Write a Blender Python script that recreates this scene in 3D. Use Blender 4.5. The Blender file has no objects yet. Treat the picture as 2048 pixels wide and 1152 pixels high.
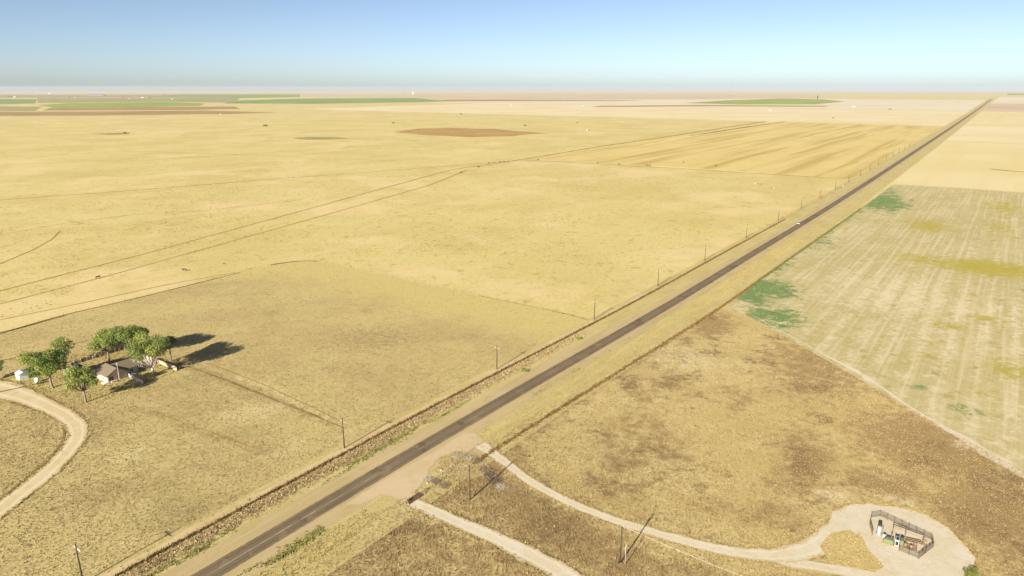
import bpy, bmesh, math, random
import numpy as np
from mathutils import Vector, Matrix
from mathutils.geometry import delaunay_2d_cdt

# ---------------------------------------------------------------- camera
sc = bpy.context.scene
F_PX, EYE_Y, H = 1380.0, 175.0, 110.0            # focal length in px of a 2048 px wide frame, eye level row, flying height
PITCH = math.atan((576 - EYE_Y) / F_PX)
cam = bpy.data.objects.new('camera', bpy.data.cameras.new('camera'))
sc.collection.objects.link(cam); sc.camera = cam
cam.location = (0, 0, H); cam.rotation_euler = (math.pi / 2 - PITCH, 0, 0)
cam.data.sensor_width = 36; cam.data.lens = F_PX / 2048 * 36
cam.data.clip_start = 1; cam.data.clip_end = 80000

# ---------------------------------------------------------------- sky, sun, exposure
SUN_EL, SHADOW_AZ = math.radians(23.5), math.radians(31)     # shadows run 31 degrees right of the view
w = bpy.data.worlds.new('World'); sc.world = w; w.use_nodes = True
nt = w.node_tree
sky = nt.nodes.new('ShaderNodeTexSky'); sky.sky_type = 'NISHITA'; sky.sun_disc = False
sky.sun_elevation = SUN_EL; sky.sun_rotation = math.atan2(-math.sin(SHADOW_AZ), -math.cos(SHADOW_AZ))
sky.altitude = 1100; sky.air_density = 0.57; sky.dust_density = 1.6; sky.ozone_density = 0.2
nt.links.new(sky.outputs[0], nt.nodes['Background'].inputs[0])
nt.nodes['Background'].inputs[1].default_value = 0.055
sun_l = bpy.data.lights.new('sun', 'SUN'); sun_l.energy = 5.0; sun_l.angle = math.radians(0.5); sun_l.color = (1, 0.93, 0.82)
sun = bpy.data.objects.new('sun', sun_l); sc.collection.objects.link(sun)
sd_ = Vector((math.sin(SHADOW_AZ) * math.cos(SUN_EL), math.cos(SHADOW_AZ) * math.cos(SUN_EL), -math.sin(SUN_EL)))
sun.rotation_euler = sd_.to_track_quat('-Z', 'Y').to_euler()
sc.view_settings.view_transform = 'Standard'; sc.view_settings.look = 'None'
sc.view_settings.exposure = 1.32; sc.view_settings.gamma = 1
try: sc.view_settings.use_curve_mapping = False
except Exception: pass
sc.cycles.max_bounces = 5; sc.cycles.transparent_max_bounces = 8

rng = np.random.default_rng(11); random.seed(5)
COL = sc.collection

# ---------------------------------------------------------------- layout helpers
def G(x, y, h=0.0):
    """ground point under a point of the 2048 x 1152 photograph"""
    u = (x - 1024) / F_PX; v = (576 - y) / F_PX
    d = (u, math.cos(PITCH) + v * math.sin(PITCH), -math.sin(PITCH) + v * math.cos(PITCH))
    t = (h - H) / d[2]
    return np.array([d[0] * t, d[1] * t])
def depth(p): return p[1] * math.cos(PITCH) + H * math.sin(PITCH)

_rp = [G(*p) for p in [(414, 1152), (900, 862), (1183, 700), (1336, 612), (1500, 511), (1650, 420), (1759, 350), (1900, 257), (1960, 216), (1985, 196)]]
_rp = [_rp[0] - 150 * (_rp[1] - _rp[0]) / np.linalg.norm(_rp[1] - _rp[0])] + _rp
_rp.append(_rp[-1] + (_rp[-1] - _rp[-2]))
_S = np.concatenate([[0], np.cumsum([np.linalg.norm(b - a) for a, b in zip(_rp, _rp[1:])])])
_RX, _RY = np.array([p[0] for p in _rp]), np.array([p[1] for p in _rp])
_ss = np.concatenate([np.arange(0, 1400, 10), np.arange(1400, _S[-1], 60)])
_k = 40.0                                               # smoothed centre line
def _sm(A):
    return sum(np.interp(_ss + o, _S, A) for o in np.linspace(-_k, _k, 9)) / 9
_CX, _CY = _sm(_RX), _sm(_RY)
def RD(s, d):
    """point s metres along the road and d metres right of its centre line"""
    x, y = np.interp(s, _ss, _CX), np.interp(s, _ss, _CY)
    x2, y2 = np.interp(s + 8, _ss, _CX), np.interp(s + 8, _ss, _CY)
    x1, y1 = np.interp(s - 8, _ss, _CX), np.interp(s - 8, _ss, _CY)
    t = np.array([x2 - x1, y2 - y1]); t /= np.linalg.norm(t)
    return np.array([x + d * t[1], y - d * t[0]])
HD = math.radians(35.6)
SV = np.array([math.sin(HD), math.cos(HD)]); DV = np.array([SV[1], -SV[0]])

# ---------------------------------------------------------------- numpy value noise
def _hash(ix, iy, seed):
    h = (ix.astype(np.int64) * 374761393 + iy.astype(np.int64) * 668265263 + seed * 1442695041) & 0xffffffff
    h = ((h ^ (h >> 13)) * 1274126177) & 0xffffffff
    return ((h ^ (h >> 16)) & 0xffff) / 65535.0
def vnoise(x, y, scale, seed=0, octaves=3):
    x = np.asarray(x, float) / scale; y = np.asarray(y, float) / scale
    tot = 0; amp = 1; norm = 0
    for o in range(octaves):
        ix, iy = np.floor(x), np.floor(y); fx, fy = x - ix, y - iy
        fx = fx * fx * (3 - 2 * fx); fy = fy * fy * (3 - 2 * fy)
        a, b = _hash(ix, iy, seed + o), _hash(ix + 1, iy, seed + o)
        c, d = _hash(ix, iy + 1, seed + o), _hash(ix + 1, iy + 1, seed + o)
        tot = tot + amp * ((a * (1 - fx) + b * fx) * (1 - fy) + (c * (1 - fx) + d * fx) * fy)
        norm += amp; amp *= 0.5; x = x * 2; y = y * 2
    return tot / norm
def sstep(a, b, x):
    t = np.clip((x - a) / (b - a), 0, 1); return t * t * (3 - 2 * t)

def in_poly(px, py, poly):
    inside = np.zeros(len(px), bool); n = len(poly)
    for i in range(n):
        x1, y1 = poly[i]; x2, y2 = poly[(i + 1) % n]
        c = ((y1 > py) != (y2 > py)) & (px < (x2 - x1) * (py - y1) / (y2 - y1 + 1e-12) + x1)
        inside ^= c
    return inside
def seg_dist(px, py, line):
    best = np.full(len(px), 1e9)
    for (x1, y1), (x2, y2) in zip(line, line[1:]):
        dx, dy = x2 - x1, y2 - y1; L2 = dx * dx + dy * dy + 1e-9
        t = np.clip(((px - x1) * dx + (py - y1) * dy) / L2, 0, 1)
        best = np.minimum(best, np.hypot(px - x1 - t * dx, py - y1 - t * dy))
    return best
def PX(pts): return [tuple(G(*p)) for p in pts]
def blob(px, py, cx, cy, rx, ry, ang=0.0):
    """soft elliptical patch: 1 in its middle, 0 outside"""
    dx, dy = px - cx, py - cy; c, s = math.cos(ang), math.sin(ang)
    u, v = (dx * c + dy * s) / rx, (-dx * s + dy * c) / ry
    return np.clip(1.3 - np.hypot(u, v), 0, 1)
def pblob(px, py, x0, x1, y0, y1):
    """patch that covers a box of the photograph, laid on the ground"""
    a, b = G((x0 + x1) / 2, y0), G((x0 + x1) / 2, y1); c = (a + b) / 2; m = G((x0 + x1) / 2, (y0 + y1) / 2)
    l, r = G(x0, (y0 + y1) / 2), G(x1, (y0 + y1) / 2)
    ang = math.atan2(m[1], m[0]) - math.pi / 2
    return blob(px, py, c[0], c[1], abs(r[0] - l[0]) / 2, abs(a[1] - b[1]) / 2, ang * 0.8)

# ---------------------------------------------------------------- materials
LIT = (1.62, 1.60, 1.60)
def s2l(c): 
    c = c / 255.0
    return c / 12.92 if c < 0.04045 else ((c + 0.055) / 1.055) ** 2.4
def C(r, g, b, k=1.0):
    """surface colour that reads as this tone in full sun"""
    return tuple(min(0.9, s2l(v) / L * k) for v, L in zip((r, g, b), LIT))
class NT:
    def __init__(s, name):
        s.m = bpy.data.materials.new(name); s.m.use_nodes = True; s.t = s.m.node_tree
        s.b = s.t.nodes['Principled BSDF']; s.b.inputs['Specular IOR Level'].default_value = 0.15
        s.b.inputs['Roughness'].default_value = 0.9
    def n(s, typ, **kw):
        nd = s.t.nodes.new(typ)
        for k, v in kw.items(): setattr(nd, k, v)
        return nd
    def link(s, a, b): s.t.links.new(a, b)
    def put(s, sock, v):
        if hasattr(v, 'is_output'): s.link(v, sock)
        elif isinstance(v, tuple): sock.default_value = v if len(v) == 4 or sock.type == 'VECTOR' else (*v, 1)
        else: sock.default_value = v
    def math(s, op, a, b=0.0, c=0.0, clamp=False):
        nd = s.n('ShaderNodeMath', operation=op, use_clamp=clamp)
        for i, v in enumerate((a, b, c)): s.put(nd.inputs[i], v)
        return nd.outputs[0]
    def mix(s, f, a, b, blend='MIX'):
        nd = s.n('ShaderNodeMix', data_type='RGBA', blend_type=blend)
        s.put(nd.inputs[0], f); s.put(nd.inputs[6], a); s.put(nd.inputs[7], b)
        return nd.outputs[2]
    def ramp(s, v, lo, hi):
        nd = s.n('ShaderNodeMapRange', interpolation_type='SMOOTHSTEP')
        s.put(nd.inputs[0], v); nd.inputs[1].default_value = lo; nd.inputs[2].default_value = hi
        return nd.outputs[0]
    def pos(s, scale=(1, 1, 1), rot=0.0):
        g = s.n('ShaderNodeNewGeometry'); mp = s.n('ShaderNodeMapping', vector_type='TEXTURE' if False else 'POINT')
        mp.inputs['Rotation'].default_value = (0, 0, rot); 
        if rot:
            s.link(g.outputs['Position'], mp.inputs[0])
            m2 = s.n('ShaderNodeMapping'); m2.inputs['Scale'].default_value = scale
            s.link(mp.outputs[0], m2.inputs[0]); return m2.outputs[0]
        mp.inputs['Scale'].default_value = scale; s.link(g.outputs['Position'], mp.inputs[0]); return mp.outputs[0]
    def noise(s, size, detail=3.0, rough=0.55, vec=None, off=0.0):
        nd = s.n('ShaderNodeTexNoise', noise_dimensions='3D')
        v = vec if vec is not None else s.pos()
        if off:
            ad = s.n('ShaderNodeVectorMath', operation='ADD'); s.link(v, ad.inputs[0]); ad.inputs[1].default_value = (off, off * 1.7, off * 0.3); v = ad.outputs[0]
        s.link(v, nd.inputs['Vector']); nd.inputs['Scale'].default_value = 1.0 / size
        nd.inputs['Detail'].default_value = detail; nd.inputs['Roughness'].default_value = rough
        return nd.outputs['Fac']
    def attr(s, name, col=False):
        nd = s.n('ShaderNodeAttribute', attribute_name=name); return nd.outputs['Color' if col else 'Fac']
    def bump(s, h, dist, strength=1.0):
        nd = s.n('ShaderNodeBump'); nd.inputs['Distance'].default_value = dist; nd.inputs['Strength'].default_value = strength
        s.link(h, nd.inputs['Height']); s.link(nd.outputs[0], s.b.inputs['Normal'])

def plain(name, col, rough=0.8, spec=0.2, metal=0.0, var=0.12, size=0.6):
    t = NT(name); n1 = t.noise(size, 4)
    c = t.mix(n1, tuple(v * (1 - var) for v in col), tuple(min(1, v * (1 + var)) for v in col))
    t.put(t.b.inputs['Base Color'], c); t.b.inputs['Roughness'].default_value = rough
    t.b.inputs['Specular IOR Level'].default_value = spec; t.b.inputs['Metallic'].default_value = metal
    return t.m

def ground_mat(name, c1, c2, c3=None, big=60.0, mid=7.0, fine=0.9, grain=0.30, speck=0.5, masks=(), streak=None, bump=0.25, lo=0.38, hi=0.64, ruts=None, specks=()):
    """c1/c2 in large drifts, c3 as patches of mid size, fine grain, then painted-on-the-land masks (attribute, colour, noise size, noise amount)"""
    t = NT(name)
    f_big = t.ramp(t.noise(big, 5), lo, hi)
    c = t.mix(f_big, c1, c2)
    if c3:
        f_mid = t.math('MULTIPLY', t.ramp(t.noise(mid, 5, 0.65, off=31.0), 0.50, 0.68), speck)
        c = t.mix(f_mid, c, c3)
    if streak:
        sw, sl, scol, amt = streak
        v = t.pos((1.0 / sw, 1.0 / sl, 1.0), HD)
        f = t.math('MULTIPLY', t.ramp(t.noise(1.0, 3, 0.6, vec=v), 0.45, 0.66), amt)
        c = t.mix(f, c, scol)
    for col, ns, a0, a1, amt in specks:
        c = t.mix(t.math('MULTIPLY', t.ramp(t.noise(ns, 4, 0.65, off=50 + ns), a0, a1), amt), c, col)
    if ruts:
        ac_ = t.math('ABSOLUTE', t.math('ADD', t.attr('across'), t.math('MULTIPLY', t.math('SUBTRACT', t.noise(9, 2), 0.5), 0.35)))
        rt = t.ramp(t.math('SUBTRACT', 1.0, t.math('ABSOLUTE', t.math('DIVIDE', t.math('SUBTRACT', ac_, 0.5), 0.24))), 0.1, 0.9)
        c = t.mix(t.math('MULTIPLY', rt, ruts[1]), c, ruts[0])
        eg = t.ramp(t.math('ADD', t.math('ABSOLUTE', t.attr('across')), t.math('MULTIPLY', t.math('SUBTRACT', t.noise(1.2, 4, 0.7), 0.5), 0.9)), 0.72, 1.0)
        c = t.mix(t.math('MULTIPLY', eg, 0.85), c, ruts[2])
    for at, col, ns, na in masks:
        a = t.attr(at)
        nz = t.math('MULTIPLY', t.math('SUBTRACT', t.noise(ns, 5, 0.65, off=7.0 + ns), 0.5), na)
        f = t.ramp(t.math('ADD', a, nz), 0.18, 0.82)
        f = t.math('MULTIPLY', f, t.ramp(a, 0.0, 0.15))
        c = t.mix(f, c, col)
    fn = t.noise(fine, 4, 0.7, off=3.0)
    k = t.math('ADD', t.math('MULTIPLY', t.math('SUBTRACT', fn, 0.5), grain * 2.4), 1.0)
    kc = t.n('ShaderNodeCombineColor'); [t.link(k, kc.inputs[i]) for i in range(3)]
    c = t.mix(1.0, c, kc.outputs[0], 'MULTIPLY')
    t.put(t.b.inputs['Base Color'], c); t.b.inputs['Roughness'].default_value = 1.0; t.b.inputs['Specular IOR Level'].default_value = 0.0
    if bump: t.bump(fn, bump, 0.8)
    return t.m

# ---------------------------------------------------------------- mesh helpers
def mk(name, me, mat=None, parent=None):
    o = bpy.data.objects.new(name, me); COL.objects.link(o)
    if mat and not me.materials: me.materials.append(mat)
    if parent: o.parent = parent
    return o
def struct(o): o['kind'] = 'structure'; return o
def tag(o, label, cat, group=None, kind=None):
    o['label'] = label; o['category'] = cat
    if group: o['group'] = group
    if kind: o['kind'] = kind
    return o
def empty(name, loc, rz=0.0):
    o = bpy.data.objects.new(name, None); COL.objects.link(o); o.location = loc; o.rotation_euler = (0, 0, rz)
    o.empty_display_size = 0.3
    return o
def copy_tree(o, parent=None):
    c = o.copy(); COL.objects.link(c); c.parent = parent
    for ch in o.children: 
        if ch.name in COL.objects: copy_tree(ch, c)
    return c
class MB:
    def __init__(s): s.v = []; s.f = []
    def add(s, vs, fs):
        o = len(s.v); s.v += [tuple(map(float, p)) for p in vs]; s.f += [tuple(i + o for i in f) for f in fs]; return s
    def box(s, cx, cy, z0, sx, sy, sz, rz=0.0, tx=1.0, ty=1.0):
        c, sn = math.cos(rz), math.sin(rz); vs = []
        for k, (mx, my) in ((0, (1, 1)), (1, (tx, ty))):
            for a, b in ((-1, -1), (1, -1), (1, 1), (-1, 1)):
                x, y = a * sx / 2 * mx, b * sy / 2 * my
                vs.append((cx + x * c - y * sn, cy + x * sn + y * c, z0 + k * sz))
        return s.add(vs, [(3, 2, 1, 0), (4, 5, 6, 7), (0, 1, 5, 4), (1, 2, 6, 5), (2, 3, 7, 6), (3, 0, 4, 7)])
    def tube(s, pts, r, n=8, cap=True):
        pts = [Vector(p) for p in pts]; rs = r if isinstance(r, (list, tuple)) else [r] * len(pts)
        o = len(s.v); ref = None
        for i, p in enumerate(pts):
            t = (pts[min(i + 1, len(pts) - 1)] - pts[max(i - 1, 0)]).normalized()
            if ref is None: ref = t.orthogonal().normalized()
            u = (ref - t * ref.dot(t)).normalized(); ref = u; v = t.cross(u)
            for k in range(n):
                a = 2 * math.pi * k / n; q = p + (u * math.cos(a) + v * math.sin(a)) * rs[i]; s.v.append(tuple(q))
        for i in range(len(pts) - 1):
            for k in range(n):
                a, b = o + i * n + k, o + i * n + (k + 1) % n; s.f.append((a, b, b + n, a + n))
        if cap:
            s.f.append(tuple(o + k for k in reversed(range(n)))); s.f.append(tuple(o + (len(pts) - 1) * n + k for k in range(n)))
        return s
    def lathe(s, prof, cx=0, cy=0, n=16):
        o = len(s.v)
        for r, z in prof:
            for k in range(n): a = 2 * math.pi * k / n; s.v.append((cx + r * math.cos(a), cy + r * math.sin(a), z))
        for i in range(len(prof) - 1):
            for k in range(n):
                a, b = o + i * n + k, o + i * n + (k + 1) % n; s.f.append((a, b, b + n, a + n))
        s.f.append(tuple(o + k for k in reversed(range(n)))); s.f.append(tuple(o + (len(prof) - 1) * n + k for k in range(n)))
        return s
    def mesh(s, name):
        me = bpy.data.meshes.new(name); me.from_pydata(s.v, [], s.f); me.update(); return me
    def build(s, name, mat, parent=None, smooth=False):
        me = s.mesh(name)
        if smooth: me.polygons.foreach_set('use_smooth', [True] * len(me.polygons))
        return mk(name, me, mat, parent)

def rough_edge(poly, step, amp, scale, seed):
    out = []
    n = len(poly)
    for i in range(n):
        a, b = np.array(poly[i]), np.array(poly[(i + 1) % n]); L = np.linalg.norm(b - a); k = max(1, int(L / step))
        for j in range(k): out.append(a + (b - a) * j / k)
    out = np.array(out)
    if amp:
        out[:, 0] += (vnoise(out[:, 0], out[:, 1], scale, seed, 3) - 0.5) * 2 * amp
        out[:, 1] += (vnoise(out[:, 0] + 517, out[:, 1] - 93, scale, seed + 9, 3) - 0.5) * 2 * amp
    return out
def sheet(name, poly, z, mat, spacing=None, masks=None, edge=None, parent=None):
    """flat piece of land: outline with rough edges, filled with points that carry the masks"""
    b = rough_edge(poly, *edge) if edge else np.array(poly, float)
    nb = len(b); pts = b
    if spacing:
        x0, y0 = b.min(0); x1, y1 = b.max(0)
        gx, gy = np.meshgrid(np.arange(x0, x1, spacing), np.arange(y0, y1, spacing)); gx, gy = gx.ravel(), gy.ravel()
        r = np.random.default_rng(3); gx = gx + r.uniform(-.3, .3, len(gx)) * spacing; gy = gy + r.uniform(-.3, .3, len(gy)) * spacing
        k = in_poly(gx, gy, b); pts = np.vstack([b, np.stack([gx[k], gy[k]], 1)])
    ctr = pts.mean(0)
    res = delaunay_2d_cdt([Vector(p - ctr) for p in pts], [(i, (i + 1) % nb) for i in range(nb)], [], 1, 1e-4)
    vs = np.array([(v.x + ctr[0], v.y + ctr[1]) for v in res[0]])
    me = bpy.data.meshes.new(name)
    fs = []
    for f in res[2]:
        a, b_, c_ = (vs[i] for i in f[:3])
        cr = (b_[0] - a[0]) * (c_[1] - a[1]) - (b_[1] - a[1]) * (c_[0] - a[0])
        fs.append(tuple(f) if cr > 0 else tuple(reversed(f)))
    me.from_pydata([(x, y, z) for x, y in vs], [], fs); me.update()
    for k, fn in (masks or {}).items():
        at = me.attributes.new(k, 'FLOAT', 'POINT'); at.data.foreach_set('value', np.asarray(fn(vs[:, 0], vs[:, 1]), np.float32))
    o = mk(name, me, mat, parent)
    return o if parent else struct(o)
def strip(name, line, width, z, mat, step=3.0, wob=0.15, seed=1, edge_attr=True, parent=None, scale=4.0):
    """ribbon that follows a line; attribute across runs -1..1"""
    pts = [np.array(p, float) for p in line]
    S = np.concatenate([[0], np.cumsum([np.linalg.norm(b - a) for a, b in zip(pts, pts[1:])])])
    n = max(2, int(S[-1] / step)); ss = np.linspace(0, S[-1], n)
    X = np.interp(ss, S, [p[0] for p in pts]); Y = np.interp(ss, S, [p[1] for p in pts])
    if len(pts) > 2:
        kk = max(1, int(8 / step)); ker = np.ones(2 * kk + 1) / (2 * kk + 1)
        X = np.convolve(np.pad(X, kk, 'reflect', reflect_type='odd'), ker, 'valid'); Y = np.convolve(np.pad(Y, kk, 'reflect', reflect_type='odd'), ker, 'valid')
    tx, ty = np.gradient(X), np.gradient(Y); L = np.hypot(tx, ty); tx /= L; ty /= L
    wd = np.interp(ss, S, width) if isinstance(width, (list, tuple)) else np.full(n, width)
    cols = (-1, -0.6, -0.2, 0.2, 0.6, 1); vs = []; ac = []
    WL = wd / 2 * (1 + wob * 2 * (vnoise(ss, np.full(n, seed * 7.0), scale, seed) - 0.5)); WR = wd / 2 * (1 + wob * 2 * (vnoise(ss, np.full(n, seed * 9.0), scale, seed + 3) - 0.5))
    for i in range(n):
        wl, wr = WL[i], WR[i]
        for c in cols:
            q = c * (wl if c < 0 else wr); vs.append((X[i] + ty[i] * q, Y[i] - tx[i] * q, z)); ac.append(c)
    m = len(cols); fs = [(i * m + k, i * m + k + 1, (i + 1) * m + k + 1, (i + 1) * m + k) for i in range(n - 1) for k in range(m - 1)]
    me = bpy.data.meshes.new(name); me.from_pydata(vs, [], fs); me.update()
    at = me.attributes.new('across', 'FLOAT', 'POINT'); at.data.foreach_set('value', ac)
    o = mk(name, me, mat, parent)
    return o if parent else struct(o)

# ---------------------------------------------------------------- the hazy air over the plain
hz = MB().box(0, 0, -1.0, 49000, 49000, 131.0).mesh('haze')
hm = bpy.data.materials.new('hazy_air'); hm.use_nodes = True; ht = hm.node_tree; ht.nodes.clear()
ho = ht.nodes.new('ShaderNodeOutputMaterial'); hv = ht.nodes.new('ShaderNodeVolumePrincipled')
hv.inputs['Color'].default_value = (0.70, 0.73, 0.78, 1); hv.inputs['Density'].default_value = 3.2e-5; hv.inputs['Anisotropy'].default_value = 0.0
ht.links.new(hv.outputs[0], ho.inputs['Volume'])
haze = mk('haze', hz, hm); tag(haze, 'thin pale haze hanging over the whole plain', 'haze', kind='stuff')

# ================================================================ THE LAND
# tones as they read in the sun
PASTURE, PASTURE2, PASTURE3 = C(227, 207, 139), C(219, 197, 128), C(205, 182, 116)
PADDOCK, PADDOCK2, PADDOCK3 = C(213, 191, 130), C(202, 178, 122), C(176, 152, 104)
WEED_Y, WEED_B, WEED_D = C(220, 197, 136), C(175, 147, 100), C(146, 121, 84)

ground_m = ground_mat('pasture_grass', PASTURE, PASTURE2, PASTURE3, big=140, mid=34, fine=1.6, grain=0.16, speck=0.38, bump=0.12, streak=(60, 300, C(236, 215, 150), 0.35),
    specks=((C(192, 164, 98), 8.0, 0.57, 0.68, 0.7), (C(200, 172, 104), 2.6, 0.54, 0.66, 0.65), (C(178, 152, 90), 22.0, 0.64, 0.74, 0.6), (C(238, 212, 154), 90.0, 0.50, 0.64, 0.75)))
NSEG = 96; RAD = 24000.0
me = bpy.data.meshes.new('ground')
me.from_pydata([(RAD * math.cos(2 * math.pi * a / NSEG), RAD * math.sin(2 * math.pi * a / NSEG), 0) for a in range(NSEG)] + [(0, 0, 0)], [], [(a, (a + 1) % NSEG, NSEG) for a in range(NSEG)])
struct(mk('ground', me, ground_m))

# ---- near paddock round the farmstead, left of the road
FENCE_L, FENCE_R = -18.3, 19.0
PAD_EDGE = PX([(-260, 742), (0, 668), (120, 632), (300, 590), (480, 545), (560, 527), (630, 521), (780, 553), (960, 592), (1188, 643)])
paddock_poly = PAD_EDGE + [tuple(RD(s, -15)) for s in (362, 330, 290, 250, 210, 170, 130, 90, 40, 0)] + [tuple(RD(0, -260))]
PTRACK1 = PX([(345, 722), (430, 752), (540, 795), (630, 832), (688, 856)])          # weedy line from the yard to the road
PTRACK2 = PX([(270, 815), (360, 848), (450, 878), (560, 915)])
PTRACK3 = PX([(480, 752), (580, 795), (660, 838), (705, 866)])
def m_pd_dark(x, y):
    a = 0.62 * sstep(0.46, 0.70, vnoise(x, y, 38, 4)) * sstep(330, 180, y)
    a = np.maximum(a, 0.75 * np.clip(1 - seg_dist(x, y, PTRACK1) / 4.5, 0, 1))
    a = np.maximum(a, 0.62 * np.clip(1 - seg_dist(x, y, PTRACK2) / 4.5, 0, 1))
    for b in ((60, 330, 950, 1040), (420, 560, 980, 1020), (330, 420, 1000, 1050), (480, 560, 870, 930), (610, 900, 640, 720), (40, 125, 830, 930), (0, 60, 930, 1000)): a = np.maximum(a, 0.52 * pblob(x, y, *b))
    return a
def m_pd_light(x, y):
    a = 0.9 * np.clip(1 - np.abs(seg_dist(x, y, PTRACK3)) / 3.2, 0, 1)
    for b in ((500, 620, 895, 925), (560, 640, 870, 900), (400, 600, 790, 860), (200, 330, 880, 940), (220, 300, 1060, 1110)): a = np.maximum(a, 0.62 * pblob(x, y, *b))
    # fade to the pasture tone towards the far edge
    return a
def m_pd_fade(x, y): return 0.9 * sstep(75, 4, seg_dist(x, y, PAD_EDGE[6:])) + 0.25 * sstep(40, 0, seg_dist(x, y, PAD_EDGE[:6]))
paddock_m = ground_mat('paddock_grass', PADDOCK, PADDOCK2, PADDOCK3, big=45, mid=5, fine=0.8, grain=0.22, speck=0.40, bump=0.22,
                       masks=(('dark', PADDOCK3, 2.5, 1.4), ('light', C(224, 204, 146), 1.6, 1.3), ('fade', PASTURE2, 9.0, 0.9)),
                       specks=((C(176, 162, 104), 30.0, 0.56, 0.70, 0.5), (C(222, 200, 138), 2.2, 0.54, 0.68, 0.6)))
sheet('paddock', paddock_poly, 0.02, paddock_m, 3.0, {'dark': m_pd_dark, 'light': m_pd_light, 'fade': m_pd_fade}, (3, 0.8, 6, 3))

# ---- weedy brown field right of the road
WF = [tuple(RD(s, 15)) for s in (0, 60, 120, 180, 240, 300, 360, 420)] + PX([(1452, 607), (1600, 690), (1740, 770), (1900, 862), (2048, 945), (2300, 1080)]) + [(330, 60), (60, 60)]
STREAK_TRACK = PX([(1500, 628), (1640, 705), (1730, 752), (1830, 822), (1900, 860), (1980, 910), (2100, 985)])
def m_wf_brown(x, y):
    a = np.zeros(len(x))
    for b, k in (((1370, 1480, 612, 690), .85), ((1500, 1760, 660, 830), .75), ((1660, 2080, 800, 1010), .95), ((1860, 2120, 930, 1160), .95), ((1540, 1690, 830, 1010), .72),
              ((1290, 1380, 745, 790), .6), ((1190, 1300, 905, 960), .6), ((1290, 1390, 890, 930), .68), ((1350, 1480, 985, 1040), .5), ((1530, 1620, 1010, 1070), .62),
              ((1000, 1130, 790, 880), .72), ((1120, 1330, 700, 740), .45), ((1440, 1530, 770, 820), .5), ((1650, 1900, 930, 1010), .8)):
        a = np.maximum(a, k * pblob(x, y, *b))
    a = np.maximum(a, 0.95 * np.clip(1.15 - seg_dist(x, y, [tuple(RD(s, 19)) for s in (225, 300, 360, 430)]) / 6.0, 0, 1))
    a = np.maximum(a, 0.5 * sstep(0.5, 0.72, vnoise(x, y, 16, 8)))
    s = seg_dist(x, y, PX([(960, 880), (1200, 1040), (1400, 1110), (1600, 1150)]))
    tri = in_poly(x, y, PX([(840, 1000), (905, 905), (960, 905), (1060, 975), (1250, 1070), (1420, 1130), (1500, 1165), (1600, 1260), (1150, 1260), (1050, 1105), (960, 1060)]))
    a = np.where(tri, np.maximum(a, 0.52 + 0.4 * sstep(9, 1, seg_dist(x, y, PX([(950, 930), (1010, 990), (1120, 1060), (1250, 1130)])))), a)
    tri2 = in_poly(x, y, PX([(560, 1175), (700, 1060), (800, 1020), (900, 1062), (1000, 1100), (1130, 1170), (1160, 1300), (560, 1300)]))
    return np.where(tri2, np.maximum(a, 0.55), a)
def m_wf_dark(x, y):
    a = 0.55 * sstep(0.55, 0.75, vnoise(x, y, 9, 18))
    for b in ((1310, 1360, 755, 782), (1205, 1270, 915, 950), (1310, 1380, 900, 925), (1560, 1640, 880, 1000), (1020, 1110, 820, 875), (960, 1010, 930, 990), (1000, 1200, 1000, 1110), (1870, 2000, 1000, 1080), (680, 800, 1050, 1130)):
        a = np.maximum(a, 0.60 * pblob(x, y, *b))
    return a
def m_wf_pale(x, y):
    a = np.clip(1.0 - seg_dist(x, y, STREAK_TRACK) / 2.6, 0, 1) * (0.45 + 0.6 * vnoise(x, y, 14, 31))
    for b, k in (((1900, 1960, 870, 910), .6), ((1730, 1800, 745, 790), .6), ((1230, 1500, 680, 760), .38), ((1620, 1720, 970, 1010), .55), ((1730, 1860, 985, 1012), .5), ((880, 900, 930, 950), .6)):
        a = np.maximum(a, k * pblob(x, y, *b))
    return a
weedy_m = ground_mat('weedy_ground', WEED_Y, C(208, 184, 122), WEED_B, big=30, mid=4, fine=0.7, grain=0.24, speck=0.40, bump=0.22,
                     masks=(('brown', WEED_B, 4.0, 2.2), ('dark', WEED_D, 2.2, 2.0), ('pale', C(238, 222, 182), 1.6, 1.8)))
sheet('weedy_field', WF, 0.03, weedy_m, 2.8, {'brown': m_wf_brown, 'dark': m_wf_dark, 'pale': m_wf_pale}, (2, 0.5, 4, 5))

# ---- harvested crop field beyond it, grey green and patchy
CF = PX([(1447, 606)]) + [tuple(RD(s, 24 + 4 * (s - 430) / 580)) for s in (450, 520, 600, 700, 800, 900, 1005)] + [tuple(RD(1012, 180)), tuple(RD(1012, 420)), tuple(RD(1012, 760)), tuple(RD(250, 760))] + PX([(2400, 1140), (2048, 945), (1900, 862), (1740, 770), (1600, 690)])
def m_cf_green(x, y):
    a = np.zeros(len(x))
    for b, k in (((1470, 1600, 553, 606), .95), ((1452, 1560, 572, 618), .85), ((1485, 1605, 605, 662), .88), ((1690, 1820, 380, 428), .95), ((1740, 1800, 368, 395), .6), ((1640, 1730, 400, 440), .55), ((1870, 1960, 800, 845), .42), ((1590, 1700, 470, 500), .4), ((1800, 1860, 760, 790), .4)):
        a = np.maximum(a, k * pblob(x, y, *b))
    L = [tuple(RD(s, 26)) for s in (470, 700, 900)]
    a = np.maximum(a, 0.62 * np.clip(1 - seg_dist(x, y, L) / 5.5, 0, 1) * (0.4 + 0.8 * vnoise(x, y, 30, 5)))
    return np.where((a > 0.01), a * (0.72 + 0.5 * vnoise(x, y, 9, 77)), 0)
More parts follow.
